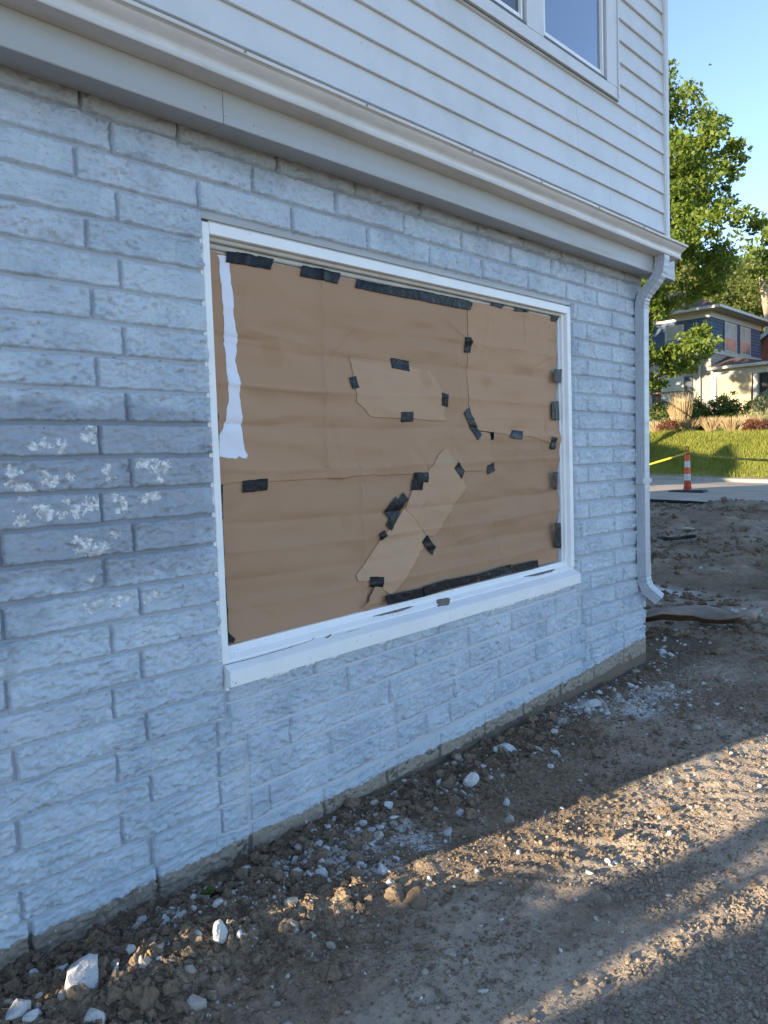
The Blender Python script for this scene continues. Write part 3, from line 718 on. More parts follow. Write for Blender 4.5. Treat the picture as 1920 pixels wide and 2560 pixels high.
r_ = rect_sweep(bm, secs, dw, dd); pipe = bobj('pipe', bm, M['spout'], dsp)
def elbow(name, pts, s0=1.0, w_=dw, d_=dd, crimp=(0, 1)):
    """pts: centre line in the YZ plane at x=X0 (y,z); sections follow the bend, every other one pinched"""
    P = [Vector(p) for p in pts]; dense = []
    for i in range(len(P) - 1):
        for k in range(6): dense.append(P[i].lerp(P[i + 1], k / 6))
    dense.append(P[-1])
    sm = [sum((dense[max(0, min(len(dense) - 1, j + q))] for q in range(-4, 5)), Vector()) / 9 for j in range(len(dense))]
    sm[0] = P[0]; sm[-1] = P[-1]
    secs = []
    for j, c in enumerate(sm):
        d = (sm[min(j + 1, len(sm) - 1)] - sm[max(j - 1, 0)]).normalized()
        side = Vector((1, 0, 0)) if abs(d.x) < .9 else Vector((0, 1, 0))
        v = d.cross(side).normalized();
        if v.y > 0 or (abs(v.y) < .05 and v.z > 0): pass
        u = v.cross(d).normalized()
        if u.x < 0: u = -u
        vv = v if v.y > 0 else -v
        f = j / (len(sm) - 1)
        cr = 1 - (.08 if (j % 3 == 0 and crimp[0] < f < crimp[1]) else 0)
        secs.append((c, u, vv, s0 * cr))
    bm = bmesh.new(); rect_sweep(bm, secs, w_, d_); return bobj(name, bm, M['spout'], dsp)
elbow('elbow', [(X0, Yc, 2.245), (X0, Yc, 2.30), (X0, Yc - .012, 2.345), (X0 + .004, -.105, 2.395), (X0 + .010, -.155, 2.450), (X0 + .014, -.172, 2.50), (X0 + .016, -.176, 2.578)], 1.05)
elbow('elbow', [(dx(.66), Yc, .68), (dx(.6), Yc, .62), (dx(.6) + .004, Yc, .56), (dx(.6) + .02, -.058, .515), (dx(.6) + .045, -.105, .465), (dx(.6) + .055, -.125, .445)], 1.06, crimp=(.25, .7))
boxo('strap', (4.585, 4.70, -.080, -.078, 1.19, 1.215), M['spout'], dsp); boxo('strap_tab', (4.58, 4.606, -.079, -.03, 1.185, 1.22), M['spout'], dsp)
# ================================================================== SHOP WINDOW
def skew(x): return .0175 * (x - 1.5)
sw = empty('window', (1.5, 0, .66), house)
sw_ = sw
def wpiece(name, dims, mat=None, bev=.002, sk=0.):
    bm = bmesh.new(); box(bm, *dims, bev=bev)
    for v in bm.verts:
        if sk and v.co.z < 1.2: v.co.z += sk * skew(v.co.x)
        v.co.x -= 1.5; v.co.z -= .66
    o = bobj(name, bm, mat or M['white'], sw); return o
PY = .035
wpiece('casing', (1.487, 1.516, -.008, .06, .700, 2.1945)); wpiece('casing', (1.5165, 1.541, .0385, .06, .700, 2.150))
wpiece('casing', (3.822, 3.857, -.008, .06, .745, 2.1985)); wpiece('casing', (3.797, 3.8215, .012, .06, .760, 2.156)); wpiece('casing', (3.783, 3.7965, .026, .06, .765, 2.150))
wpiece('head_casing', (1.5165, 3.8215, -.0085, .06, 2.157, 2.1965))
wpiece('head_casing', (1.5165, 3.8215, -.0025, .05, 2.197, 2.204), M['beige'])
wpiece('head_stop', (1.5165, 3.7965, .012, .06, 2.141, 2.1565), M['beige'], .003); wpiece('head_stop', (1.5165, 3.797, .028, .06, 2.122, 2.1405), M['beige'], .004); wpiece('head_stop', (1.5165, 3.783, .038, .06, 2.07, 2.1215), M['beige'], .002)
wpiece('jamb_caulk', (1.478, 1.4868, -.006, .01, .70, 2.19)); wpiece('jamb_caulk', (3.8572, 3.866, -.004, .01, .745, 2.19), M['white'])
# grey flashing above the head
wpiece('lintel_angle', (1.470, 3.872, -.006, .05, 2.2045, 2.222), M['fascia'], .001)
# sill in two lengths, sloping top
def sillpiece(xa, xb):
    pr = [(-.050, .618), (-.050, .668), (-.046, .672), (-.006, .694), (-.006, .698), (.012, .716), (.022, .736), (.0225, .742), (.06, .746), (.06, .600), (-.02, .600), (-.02, .612)]
    bm = bmesh.new(); extr(bm, pr, 'X', xa, xb, 14, lambda t: skew(t) + .0008 * math.sin(t * 7))
    for v in bm.verts: v.co.x -= 1.5; v.co.z -= .66
    return bobj('sill', bm, M['white'], sw)
sj = onY(1125, 1525, -.05)[0]
sillpiece(1.490, sj - .0008); sillpiece(sj + .0008, 3.850)
def jag(poly, amp, seed, step=.008):
    out = []; r = random.Random(seed)
    for i in range(len(poly)):
        a_, b_ = np.array(poly[i]), np.array(poly[(i + 1) % len(poly)]); L = np.linalg.norm(b_ - a_); n = max(1, int(L / step))
        nn = np.array([-(b_ - a_)[1], (b_ - a_)[0]]) / (L + 1e-9)
        for k in range(n):
            out.append(tuple(a_ + (b_ - a_) * k / n + (nn * r.uniform(-amp, amp) if k else 0)))
    return out
# peeled paint showing wood on the sloping sill top, slightly proud flakes of bare wood
def sill_patch(px, name='peeled_patch', mat=None, lift=.0008, amp=.0015):
    pts = []
    for x, y in px:
        d = ray(x, y); lo, hi = -.05, .021
        for _ in range(30):
            m_ = (lo + hi) / 2; P = CAM + (m_ - CAM[1]) / d[1] * d
            z = (.672 + (m_ + .046) * .55 if m_ < -.006 else .698 + (m_ + .006) * 1.0) + skew(P[0])
            if P[2] > z: lo = m_
            else: hi = m_
        pts.append((P[0], m_))
    poly = jag(pts, amp, len(px), .006)
    V = []
    for X, Y in poly:
        z = (.672 + (Y + .046) * .55 if Y < -.006 else .698 + (Y + .006) * 1.0) + skew(X)
        V.append((X - 1.5, Y, z + lift - .66))
    mesh(name, V, [tuple(range(len(V)))], mat or M['wood'], sw)
sill_patch([(920, 1537), (950, 1521), (1000, 1513), (1035, 1516), (1005, 1528), (960, 1538), (935, 1542)])
sill_patch([(1091, 1500), (1120, 1494), (1126, 1498), (1122, 1513), (1093, 1517)])
sill_patch([(1308, 1443), (1345, 1428), (1390, 1422), (1380, 1430), (1340, 1440)])
sill_patch([(811, 1594), (826, 1586), (829, 1589), (817, 1596)])
for pl in ([(560, 1663), (640, 1643), (720, 1620), (780, 1601), (786, 1595), (784, 1596), (779, 1602), (720, 1621.2), (640, 1644.2), (560, 1664.5)], [(826, 1594), (880, 1577), (910, 1570), (880, 1578)]):
    sill_patch(pl, 'paint_crack', M['gap'], .0009, .0004)
# glass behind the paper
wpiece('pane', (1.54, 3.785, .052, .056, .73, 2.13), M['glass'], 0)
# ------------------------------------------------------------------ brown paper sheets and black tape
def crease(x, z, x0, z0, ang, a, w_=.012, L=None, side=0):
    ca, sa = math.cos(ang), math.sin(ang); u = (x - x0) * ca + (z - z0) * sa; v = -(x - x0) * sa + (z - z0) * ca
    f = a * np.exp(-np.abs(v) / w_)
    if L is not None: f = f * sstep(-.05, .02, u) * sstep(L + .05, L - .02, u)
    return f
def base_disp(X, Z):
    """how far the taped paper bellies towards the street, shared by everything lying on it"""
    r = random.Random(3)
    d = .0300 * (fbm(X * 2.6 + 3, Z * 7 + 3, 201, 3) - .5) + .0040 * (fbm(X * 9, Z * 16, 205, 3) - .5)
    for z0, a in ((2.02, .0012), (1.93, .0022), (1.80, -.002), (1.66, .0026), (1.52, -.0028), (1.36, .0026), (1.17, -.0026), (1.07, .003), (.97, -.0028), (.87, .0024)):
        zc_ = Z - z0 + .03 * (fbm(X * 2.5, X * 0 + z0, 7, 2) - .5)
        d = d + 4.2 * a * np.exp(-np.abs(zc_) / .018) * (.2 + 1.4 * fbm(X * 1.6, X * 0 + z0 * 3, 9, 2))
    d = d + crease(X, Z, 2.045, 1.3, math.pi / 2, .0110, .013) * (Z > 1.36) + crease(X, Z, 2.23, 1.0, math.pi / 2, .0110, .013) * (Z < 1.36)
    d = d + crease(X, Z, 2.80, .98, math.pi / 2, .0030, .006, .25)
    for i in range(30):
        d = d + crease(X, Z, r.uniform(1.6, 3.7), r.uniform(.8, 2.0), r.uniform(0, 3.14), r.uniform(-.0095, .0095), .010, r.uniform(.08, .36))
    d = d + .016 * np.exp(-(((X - 3.20) / .16) ** 2 + ((Z - 1.06) / .03) ** 2)) * (.5 + fbm(X * 8, Z * 8, 3)) - .007 * np.exp(-(((X - 3.30) / .12) ** 2 + ((Z - .97) / .06) ** 2))
    tr = sstep(2.90, 2.96, X) * sstep(1.44, 1.48, Z)
    d = d + tr * (.003 * np.exp(-np.abs(Z - 1.575 - .02 * (X - 3.2)) / .008) + .010 * sstep(1.575, 1.49, Z))
    return np.clip(d, -.014, .024) * sstep(1.50, 1.58, X) * sstep(3.83, 3.76, X) + .001
def paper_disp(kind, seed):
    r = random.Random(seed); cr = [(r.uniform(2.2, 2.9), r.uniform(.8, 1.7), r.uniform(0, 3.14), r.uniform(0, .0014)) for _ in range(4)]
    def f(X, Z):
        d = base_disp(X, Z)
        if kind == 'small':
            for c in cr: d = d + crease(X, Z, c[0], c[1], c[2], c[3], .008)
            d = d + .0008 * (fbm(X * 12 + seed, Z * 12, 5, 2))
        return d
    return f
def sheet(name, poly_px, Y, mat, disp, step=.02, thick=.0006, parent=None, edge=0, seed=1, pts=None, off=None):
    P = pts or [(onY(x, y, Y)[0], onY(x, y, Y)[2]) for x, y in poly_px]
    if edge: P = jag(P, edge, seed, .012)
    bm = bmesh.new(); vs = [bm.verts.new((x, 0, z)) for x, z in P]; bm.faces.new(vs)
    xs0, xs1 = min(p[0] for p in P), max(p[0] for p in P); z0, z1 = min(p[1] for p in P), max(p[1] for p in P)
    big_ = (xs1 - xs0) * (z1 - z0) > .05
    if big_: step = .030
    for k in range(1, int((xs1 - xs0) / step) + 1):
        bmesh.ops.bisect_plane(bm, geom=bm.verts[:] + bm.edges[:] + bm.faces[:], plane_co=(xs0 + k * step, 0, 0), plane_no=(1, 0, 0))
    for k in range(1, int((z1 - z0) / step) + 1):
        bmesh.ops.bisect_plane(bm, geom=bm.verts[:] + bm.edges[:] + bm.faces[:], plane_co=(0, 0, z0 + k * step), plane_no=(0, 0, 1))
    if big_:
        bmesh.ops.triangulate(bm, faces=[f for f in bm.faces if len(f.verts) > 4])
        bmesh.ops.subdivide_edges(bm, edges=bm.edges[:], cuts=4, use_grid_fill=True)
    X = np.array([v.co.x for v in bm.verts]); Z = np.array([v.co.z for v in bm.verts])
    D = disp(X, Z) if disp else X * 0
    for v, d in zip(bm.verts, D): v.co.y = Y - float(d)
    bm.normal_update()
    for f in bm.faces:
        if f.normal.y > 0: f.normal_flip()
    ce = empty if False else None
    cx_, cz__ = (xs0 + xs1) / 2, (z0 + z1) / 2
    for v in bm.verts: v.co.x -= cx_; v.co.z -= cz__
    o = bobj(name, bm, mat, parent, True); 
    if parent is None: o.location = (cx_, 0, cz__)
    else: o.location = (cx_ - parent.location[0], 0, cz__ - parent.location[2])
    md = o.modifiers.new('thick', 'SOLIDIFY'); md.thickness = thick; md.offset = -1
    return o
lower = sheet('paper_sheet', [(556, 1150), (880, 1130), (1230, 1100), (1232, 1068), (1397, 1098), (1394, 1250), (1391, 1402), (1300, 1424), (1160, 1462), (970, 1514), (800, 1556), (640, 1595), (574, 1612), (560, 1400)], PY, M['paper'], paper_disp('big', 3), .018, edge=.0012, seed=2)
tag(lower, 'brown kraft paper sheet covering the lower half of the window down to the sill', 'paper', 'brown paper sheets over the window')
up = [(505, 620), (560, 634), (700, 662), (860, 695), (1000, 723), (1167, 756), (1169, 850), (1170, 930), (1173, 1013), (1182, 1075), (1222, 1082), (1229, 1177), (1158, 1179), (1034, 1186), (1000, 1187), (945, 1190), (935, 1186), (922, 1189), (881, 1192), (868, 1196), (835, 1196), (826, 1196), (770, 1199), (693, 1204), (608, 1205), (551, 1212), (530, 900)]
upper_s = sheet('paper_sheet', up, PY - .0020, M['paper'], lambda X, Z: base_disp(X, Z) + .014 * np.exp(-(((X - 2.10) / .045) ** 2)) * sstep(1.40, 1.33, Z), .018, edge=.0015, seed=3)
tag(upper_s, 'brown kraft paper sheet at upper left, reaching from the head to the middle seam', 'paper', 'brown paper sheets over the window')
tr_ = sheet('paper_sheet', [(1168, 753), (1230, 764), (1300, 777), (1389, 797), (1388, 880), (1391, 960), (1387, 1030), (1395, 1070), (1401, 1109), (1374, 1110), (1352, 1101), (1319, 1091), (1270, 1087), (1220, 1079), (1198, 1076), (1180, 1035), (1174, 1013), (1170, 930), (1170, 850)], PY - .0032, M['paper'], paper_disp('tr', 5), .016, edge=.001, seed=4)
tag(tr_, 'brown kraft paper sheet at upper right with its bottom edge folded forward', 'paper', 'brown paper sheets over the window')
wl = [(544, 636), (549, 645), (550, 683), (554, 721), (557, 764), (560, 802), (562, 833), (564, 880), (566, 931), (567, 971), (570, 1003), (566, 1028), (565, 1053), (555, 1075), (547, 1090), (548, 1120), (549, 1142), (565, 1145), (590, 1148), (599, 1141), (605, 1145), (616, 1147), (621, 1138), (613, 1120), (608, 1093), (607, 1053), (601, 1021), (596, 984), (598, 949), (588, 902), (596, 849), (588, 818), (583, 786), (584, 752), (582, 727), (577, 708), (575, 677), (575, 655), (566, 640)]
ts = sheet('torn_strip', wl, PY - .0026, M['wpaper'], lambda X, Z: .0012 * fbm(X * 9, Z * 6, 9, 3) + base_disp(X, Z), .012, parent=upper_s, edge=.0022, seed=6)
tag(ts, 'long jagged white torn strip')
for pl in ([(560, 676), (568, 680), (572, 688), (566, 688), (561, 684)], [(562, 692), (570, 694), (573, 712), (570, 716), (566, 704)]):
    hs = sheet('tear_hole', pl, PY - .0026, M['paper'], lambda X, Z: base_disp(X, Z), .012, parent=upper_s)
mid = [(878, 891), (981, 906), (1024, 914), (1079, 926), (1087, 948), (1114, 990), (1115, 1015), (1113, 1035), (1121, 1052), (1080, 1052), (1035, 1048), (960, 1045), (928, 1043), (920, 1036), (908, 1020), (890, 1006), (887, 971), (883, 937)]
pd_ = sheet('paper_patch', mid, PY - .0044, M['paper2'], paper_disp('small', 12), .02, edge=.0008, seed=7)
tag(pd_, 'brown paper patch with clipped lower left corner, taped on the upper sheet', 'paper')
fl_ = sheet('paper_patch', [(1018, 1266), (1070, 1330), (1066, 1340), (1060, 1372), (1025, 1425), (994, 1474), (980, 1490), (955, 1470), (927, 1452), (896, 1453), (891, 1438), (950, 1350)], PY - .0036, M['paper2'], paper_disp('small', 13), .02, edge=.0006, seed=8)
tag(fl_, 'lower of the two slanting brown paper patches, its foot near the sill', 'paper')
fe_ = sheet('paper_patch', [(1117, 1118), (1133, 1147), (1151, 1190), (1165, 1218), (1125, 1282), (1088, 1340), (1066, 1340), (1016, 1270), (1030, 1227), (1068, 1178), (1093, 1142)], PY - .0052, M['paper2'], paper_disp('small', 14), .02, edge=.0006, seed=9)
tag(fe_, 'upper of the two slanting brown paper patches, with a pointed top', 'paper')
ff_ = sheet('paper_flap', [(934, 1466), (926, 1480), (917, 1492), (912, 1506), (903, 1518), (908, 1520), (913, 1513), (935, 1509), (961, 1501), (967, 1486), (958, 1468)], PY - .0040, M['paper'], lambda X, Z: base_disp(X, Z) + .012 * sstep(2.36, 2.27, X), .010, edge=.001, seed=10)
tag(ff_, 'small torn brown paper flap curling out above the sill', 'paper')
def wr(seed, a=.0022, flat=False):
    return lambda X, Z: (0 if flat else base_disp(X, Z)) + .6 * a * (ridge(X * 26 + seed, Z * 22, 301 + seed, 2) - .5) + .0012 * (fbm(X * 60, Z * 60, seed, 2) - .5)
def tape(px, label, Y=None, a=.0016, group=None, seed=[0]):
    seed[0] += 1
    o = sheet('tape_strip', px, Y if Y is not None else PY - 0.0070, M['tape'], wr(seed[0], a, Y is not None and Y < .0155), .005, .0004, edge=.0011, seed=seed[0])
    tag(o, label, 'tape', group or 'strips of black tape holding the paper'); return o
tape([(569, 625), (685, 647), (677, 674), (566, 655)], 'wide strip of black tape at the top edge beside the white tear', a=.004)
tape([(754, 664), (851, 683), (843, 710), (749, 691)], 'second black tape strip along the top edge, between the first and the long one', a=.005)
tape([(895, 695), (960, 708), (1085, 733), (1167, 751), (1180, 758), (1176, 775), (1150, 771), (960, 733), (888, 719)], 'very long wrinkled black tape strip along the top edge of the paper', PY - 0.0076, a=.005)
tape([(1233, 753), (1262, 760), (1251, 772), (1223, 763)], 'small black tape piece at the top edge, left one over the right hand sheet', a=.003)
tape([(1291, 766), (1325, 770), (1317, 782), (1281, 778)], 'small black tape piece at the top edge, right one over the right hand sheet', a=.003)
tape([(1377, 786), (1396, 789), (1388, 805), (1375, 802)], 'black tape scrap in the top right corner of the window', a=.003)
tape([(1160, 843), (1176, 844), (1176, 882), (1161, 881)], 'upright black tape across the vertical seam between the two upper sheets')
tape([(980, 894), (1025, 902), (1026, 928), (981, 920)], 'black tape on the top edge of the middle patch')
tape([(1105, 981), (1120, 986), (1121, 1018), (1106, 1013)], 'upright black tape on the right edge of the middle patch')
tape([(1003, 1030), (1034, 1029), (1034, 1054), (1004, 1055)], 'black tape on the bottom edge of the middle patch')
tape([(873, 944), (890, 940), (898, 969), (880, 973)], 'small tilted black tape on the left edge of the middle patch')
tape([(1173, 1020), (1161, 1032), (1192, 1101), (1203, 1087)], 'long slanting black tape below the vertical seam', PY - 0.0074)
tape([(1279, 1075), (1306, 1078), (1301, 1099), (1270, 1094)], 'black tape in the middle of the folded bottom edge of the right hand sheet', PY - 0.0074)
tape([(1374, 1091), (1388, 1094), (1386, 1124), (1372, 1122)], 'black tape at the right end of the folded bottom edge of the right hand sheet', PY - 0.0074)
tape([(1386, 923), (1405, 923), (1402, 958), (1385, 955)], 'topmost upright black tape on the right jamb', .006, a=.004)
tape([(1379, 1004), (1397, 1003), (1399, 1050), (1381, 1049)], 'second upright black tape down the right jamb', .010, a=.005)
tape([(1382, 1180), (1395, 1180), (1392, 1224), (1382, 1223)], 'third upright black tape down the right jamb, the narrow one', .014, a=.004)
tape([(1387, 1307), (1402, 1307), (1403, 1370), (1386, 1369)], 'lowest and longest upright black tape on the right jamb', .006, a=.003)
tape([(1142, 1155), (1159, 1177), (1151, 1198), (1133, 1171)], 'diamond shaped black tape on the right edge of the upper slanting patch', PY - 0.0074)
tape([(1233, 1156), (1236, 1177), (1218, 1186), (1217, 1164)], 'small tilted black tape ending the short seam right of the slanting patch', PY - 0.0066)
tape([(1034, 1181), (1069, 1181), (1068, 1206), (1033, 1205)], 'upper of two overlapping black tapes where the seam meets the slanting patch', PY - 0.0073)
tape([(1031, 1199), (1057, 1201), (1056, 1225), (1029, 1225)], 'lower of two overlapping black tapes where the seam meets the slanting patch', PY - 0.0082)
tape([(1008, 1231), (1021, 1246), (978, 1327), (964, 1313)], 'longest slanting black tape, on the left edge of the slanting patches', PY - 0.0074)
tape([(990, 1241), (999, 1254), (972, 1297), (962, 1280)], 'short slanting black tape overlapping the left side of the longest slanting one', PY - 0.0083)
tape([(960, 1325), (968, 1339), (952, 1352), (946, 1337)], 'smallest diamond of black tape on the left edge of the lower slanting patch', PY - 0.0070)
tape([(1069, 1337), (1093, 1368), (1083, 1388), (1058, 1356)], 'tilted black tape where the two slanting patches meet at their right edge', PY - 0.0076)
tape([(928, 1442), (960, 1442), (958, 1468), (926, 1468)], 'square black tape at the foot of the lower slanting patch', PY - 0.0074)
gl = 'crumpled black tape pieces along the sill'
tape([(962, 1489), (1061, 1469), (1064, 1491), (969, 1512)], 'leftmost crumpled black tape along the bottom edge above the sill', .012, .005, gl)
tape([(1058, 1467), (1119, 1448), (1117, 1473), (1062, 1491)], 'second crumpled black tape from the left along the bottom edge', .0095, .005, gl)
tape([(1117, 1449), (1194, 1435), (1193, 1454), (1115, 1474)], 'third crumpled black tape from the left along the bottom edge', .012, .005, gl)
tape([(1195, 1435), (1278, 1410), (1281, 1429), (1200, 1453)], 'fourth crumpled black tape from the left along the bottom edge', .0105, .005, gl)
tape([(1282, 1413), (1344, 1399), (1347, 1418), (1282, 1432)], 'rightmost crumpled black tape along the bottom edge', .012, .005, gl)
tape([(608, 1202), (670, 1196), (670, 1225), (608, 1232)], 'black tape across the horizontal seam below the white tear', PY - 0.0066)
ge = 'black tape strips along the left jamb'
tape([(509, 626), (521, 628), (518, 682), (512, 677)], 'topmost short black tape on the left jamb', None, .001, ge)
tape([(513, 686), (520, 684), (519, 711), (514, 708)], 'tiny second black tape scrap down the left jamb', None, .001, ge)
tape([(517, 725), (525, 736), (527, 788), (518, 788)], 'third black tape down the left jamb with a pointed top', None, .001, ge)
tape([(520, 815), (530, 815), (536, 974), (526, 972)], 'long narrow black tape on the upper left jamb', None, .001, ge)
tape([(534, 1032), (546, 1033), (549, 1141), (540, 1141)], 'narrow black tape on the left jamb beside the foot of the white tear', None, .001, ge)
tape([(548, 1272), (553, 1272), (561, 1296), (550, 1298)], 'small triangular black tape on the left jamb below the seam', None, .001, ge)
tape([(558, 1447), (567, 1447), (571, 1585), (562, 1585)], 'long narrow black tape on the lower left jamb', None, .001, ge)
tape([(564, 1580), (572, 1582), (587, 1597), (579, 1608), (566, 1600)], 'black tape folded across the bottom left corner of the window', None, .001, ge)
# ================================================================== STONES AND SOIL
def rock_mesh(name, seed, sub=2, planes=9, rough=.12, mat=None):
    bm = bmesh.new(); bmesh.ops.create_icosphere(bm, subdivisions=sub, radius=1); r = random.Random(seed)
    pl = [(Vector((r.gauss(0, 1), r.gauss(0, 1), r.gauss(0, 1))).normalized(), r.uniform(.42, .78)) for _ in range(planes)]
    for v in bm.verts:
        p = v.co
        for n, d in pl:
            q = p.dot(n)
            if q > d: p = p - n * (q - d) * .92
        k = 1 + rough * (float(fbm(np.array(p.x * 3 + seed), np.array(p.y * 3 + p.z * 2), seed, 4, .7)) - .5) * 2
        v.co = p * k
    me = bpy.data.meshes.new(name); bm.normal_update(); bm.to_mesh(me); bm.free()
    if mat: me.materials.append(mat)
    return me
srccol = {}
def sources(key, mat, n, sub, planes, rough):
    c = bpy.data.collections.new('src_' + key)
    for i in range(n):
        o = bpy.data.objects.new('stone_shape', rock_mesh('stone_shape', hash(key) % 97 * 0 + len(key) * 13 + i * 7 + 1, sub, planes, rough, mat)); c.objects.link(o)
        if sub > 1: o.data.polygons.foreach_set('use_smooth', np.zeros(len(o.data.polygons), bool))
    srccol[key] = (c, n); return c
def scatter(name, P, S, key, label, squash=(1, 1, .7)):
    col, n = srccol[key]; N = len(P)
    me = bpy.data.meshes.new(name); me.vertices.add(N); me.vertices.foreach_set('co', np.asarray(P, np.float32).ravel())
    a = me.attributes.new('scl', 'FLOAT_VECTOR', 'POINT'); sv = np.asarray(S)[:, None] * (np.array(squash)[None, :] * rng.uniform(.75, 1.3, (N, 3))); a.data.foreach_set('vector', sv.astype(np.float32).ravel())
    a = me.attributes.new('rt', 'FLOAT_VECTOR', 'POINT'); a.data.foreach_set('vector', (rng.uniform(-1, 1, (N, 3)) * np.array([.5, .5, 3.14])).astype(np.float32).ravel())
    a = me.attributes.new('pick', 'INT', 'POINT'); a.data.foreach_set('value', rng.integers(0, n, N).astype(np.int32))
    o = link(bpy.data.objects.new(name, me))
    ng = bpy.data.node_groups.new(name, 'GeometryNodeTree'); ng.interface.new_socket('Geometry', in_out='INPUT', socket_type='NodeSocketGeometry'); ng.interface.new_socket('Geometry', in_out='OUTPUT', socket_type='NodeSocketGeometry')
    gi = ng.nodes.new('NodeGroupInput'); go = ng.nodes.new('NodeGroupOutput'); ip = ng.nodes.new('GeometryNodeInstanceOnPoints'); ci = ng.nodes.new('GeometryNodeCollectionInfo')
    ci.inputs['Collection'].default_value = col; ci.inputs['Separate Children'].default_value = True; ci.inputs['Reset Children'].default_value = True
    def na(nm, dt):
        q = ng.nodes.new('GeometryNodeInputNamedAttribute'); q.data_type = dt; q.inputs['Name'].default_value = nm; return [s for s in q.outputs if s.enabled and s.name == 'Attribute'][0]
    er = ng.nodes.new('FunctionNodeEulerToRotation')
    L_ = ng.links.new
    L_(gi.outputs[0], ip.inputs['Points']); L_(ci.outputs[0], ip.inputs['Instance']); ip.inputs['Pick Instance'].default_value = True
    L_(na('pick', 'INT'), ip.inputs['Instance Index']); L_(na('rt', 'FLOAT_VECTOR'), er.inputs[0]); L_(er.outputs[0], ip.inputs['Rotation']); L_(na('scl', 'FLOAT_VECTOR'), ip.inputs['Scale'])
    L_(ip.outputs[0], go.inputs[0])
    md = o.modifiers.new('scatter', 'NODES'); md.node_group = ng
    tag(o, label, kind='stuff'); return o
sources('clod', M['clod'], 8, 3, 5, .75); sources('pebble', M['pebble'], 8, 1, 7, .15); sources('plaster', M['plaster'], 6, 1, 8, .15)
def gzv(X, Y): return zyard(X, Y) + near_h(X, Y)[0]
def inview(X, Y, Z=0., pad=60):
    v = np.stack([X - CAM[0], -(np.zeros_like(X) + Z - CAM[2]), Y - CAM[1]], -1) @ R   # to camera axes
    px = 960 + FPX * v[:, 0] / v[:, 2]; py = 1280 + FPX * v[:, 1] / v[:, 2]
    return (v[:, 2] > .1) & (px > -pad) & (px < 1920 + pad) & (py < 2560 + pad)
def pts(N, xr, yr, dens):
    X = rng.uniform(*xr, N); Y = rng.uniform(*yr, N); k = rng.uniform(0, 1, N) < dens(X, Y)
    X, Y = X[k], Y[k]; k = inview(X, Y); return X[k], Y[k]
def sizes(n, lo, hi, p=2.5): return lo * (1 - rng.uniform(0, 1, n) * (1 - (lo / hi) ** p)) ** (-1 / p)
# clods: thick in the lower left and along the wall
dcl = lambda X, Y: np.clip(sstep(1.9, 1.1, X + .6 * (fbm(X * 3, Y * 3, 3) - .5)) * sstep(-.70, -.42, Y + .3 * (fbm(X * 4, Y * 4, 8) - .5)) * 1.0 + .55 * sstep(-.50, -.25, Y + .2 * (fbm(X * 3, Y * 3, 9) - .5)) * (X < 3.4) + .05, 0, 1) * (.4 + .9 * fbm(X * 5, Y * 5, 10))
X, Y = pts(34000, (.3, 4.6), (-1.0, -.035), dcl); S = sizes(len(X), .0040, .034, 2.0) ; scatter('soil_clods', np.stack([X, Y, gzv(X, Y) + S * .25], -1), S, 'clod', 'loose brown soil clods heaped along the foot of the wall')
# gravel: lower right field and track edges
def dgr(X, Y):
    t = X * sD[0] + Y * sD[1]; s = X * sN[0] + Y * sN[1]
    return np.clip(.08 + .9 * sstep(-.82, -.98, s + .25 * (fbm(X * 3, Y * 3, 14) - .5)) * sstep(1.2, 2.0, t + .6 * (fbm(X * 2, Y * 2, 15) - .5)) + .55 * sstep(.5, .62, fbm(X * 3.1, Y * 3.1, 16)) * np.exp(-((s + .55) / .22) ** 2), 0, 1)
X, Y = pts(170000, (.5, 5.2), (-2.1, -.05), dgr); S = sizes(len(X), .0030, .013, 2.2); scatter('gravel', np.stack([X, Y, gzv(X, Y) + S * .3], -1), S, 'pebble', 'small brown gravel scattered over the packed soil')
X, Y = pts(110000, (.5, 5.2), (-2.1, -.03), lambda X, Y: np.clip(.12 + 1.1 * (fbm(X * 4, Y * 4, 18) - .45), 0, 1)); S = sizes(len(X), .0018, .009, 2.4); scatter('soil_crumbs', np.stack([X, Y, gzv(X, Y) + S * .2], -1), S, 'clod', 'fine crumbs of soil on the packed ground')
def ddu(X, Y):
    d = X * 0
    for (px, py, r, a) in [(830, 2140, .13, 1), (900, 2110, .12, 1), (780, 2180, .10, .9), (870, 2170, .10, 1), (960, 2120, .12, .35), (700, 2170, .07, .6), (430, 2290, .07, .35), (560, 2260, .06, .5), (1468, 1765, .12, .8), (1400, 1790, .12, .5), (1640, 1730, .16, .8), (1590, 1760, .15, .6), (1130, 1960, .07, .4), (1180, 2040, .05, .7), (1080, 2120, .1, .2)]:
        P = onZ(px, py); d = np.maximum(d, a * np.exp(-((X - P[0]) ** 2 + (Y - P[1]) ** 2) / r ** 2))
    return np.clip(d * .9 + .015 + .10 * (Y > -.45) * sstep(.5, .65, fbm(X * 6, Y * 6, 27)), 0, 1)
X, Y = pts(26000, (.5, 5.0), (-1.4, -.03), ddu); S = sizes(len(X), .0030, .019, 2.0); scatter('white_chips', np.stack([X, Y, gzv(X, Y) + S * .35], -1), S, 'plaster', 'small white chips of broken plaster in the soil')
X, Y = pts(26000, (5, 14.4), (-3, 9), lambda X, Y: np.clip(.15 + 2.2 * (fbm(X * 1.3, Y * 1.3, 19) - .4), 0, 1)); S = sizes(len(X), .012, .075, 2.3); scatter('yard_clods', np.stack([X, Y, gzv(X, Y) + S * .2], -1), S, 'clod', 'soil clods over the far yard')
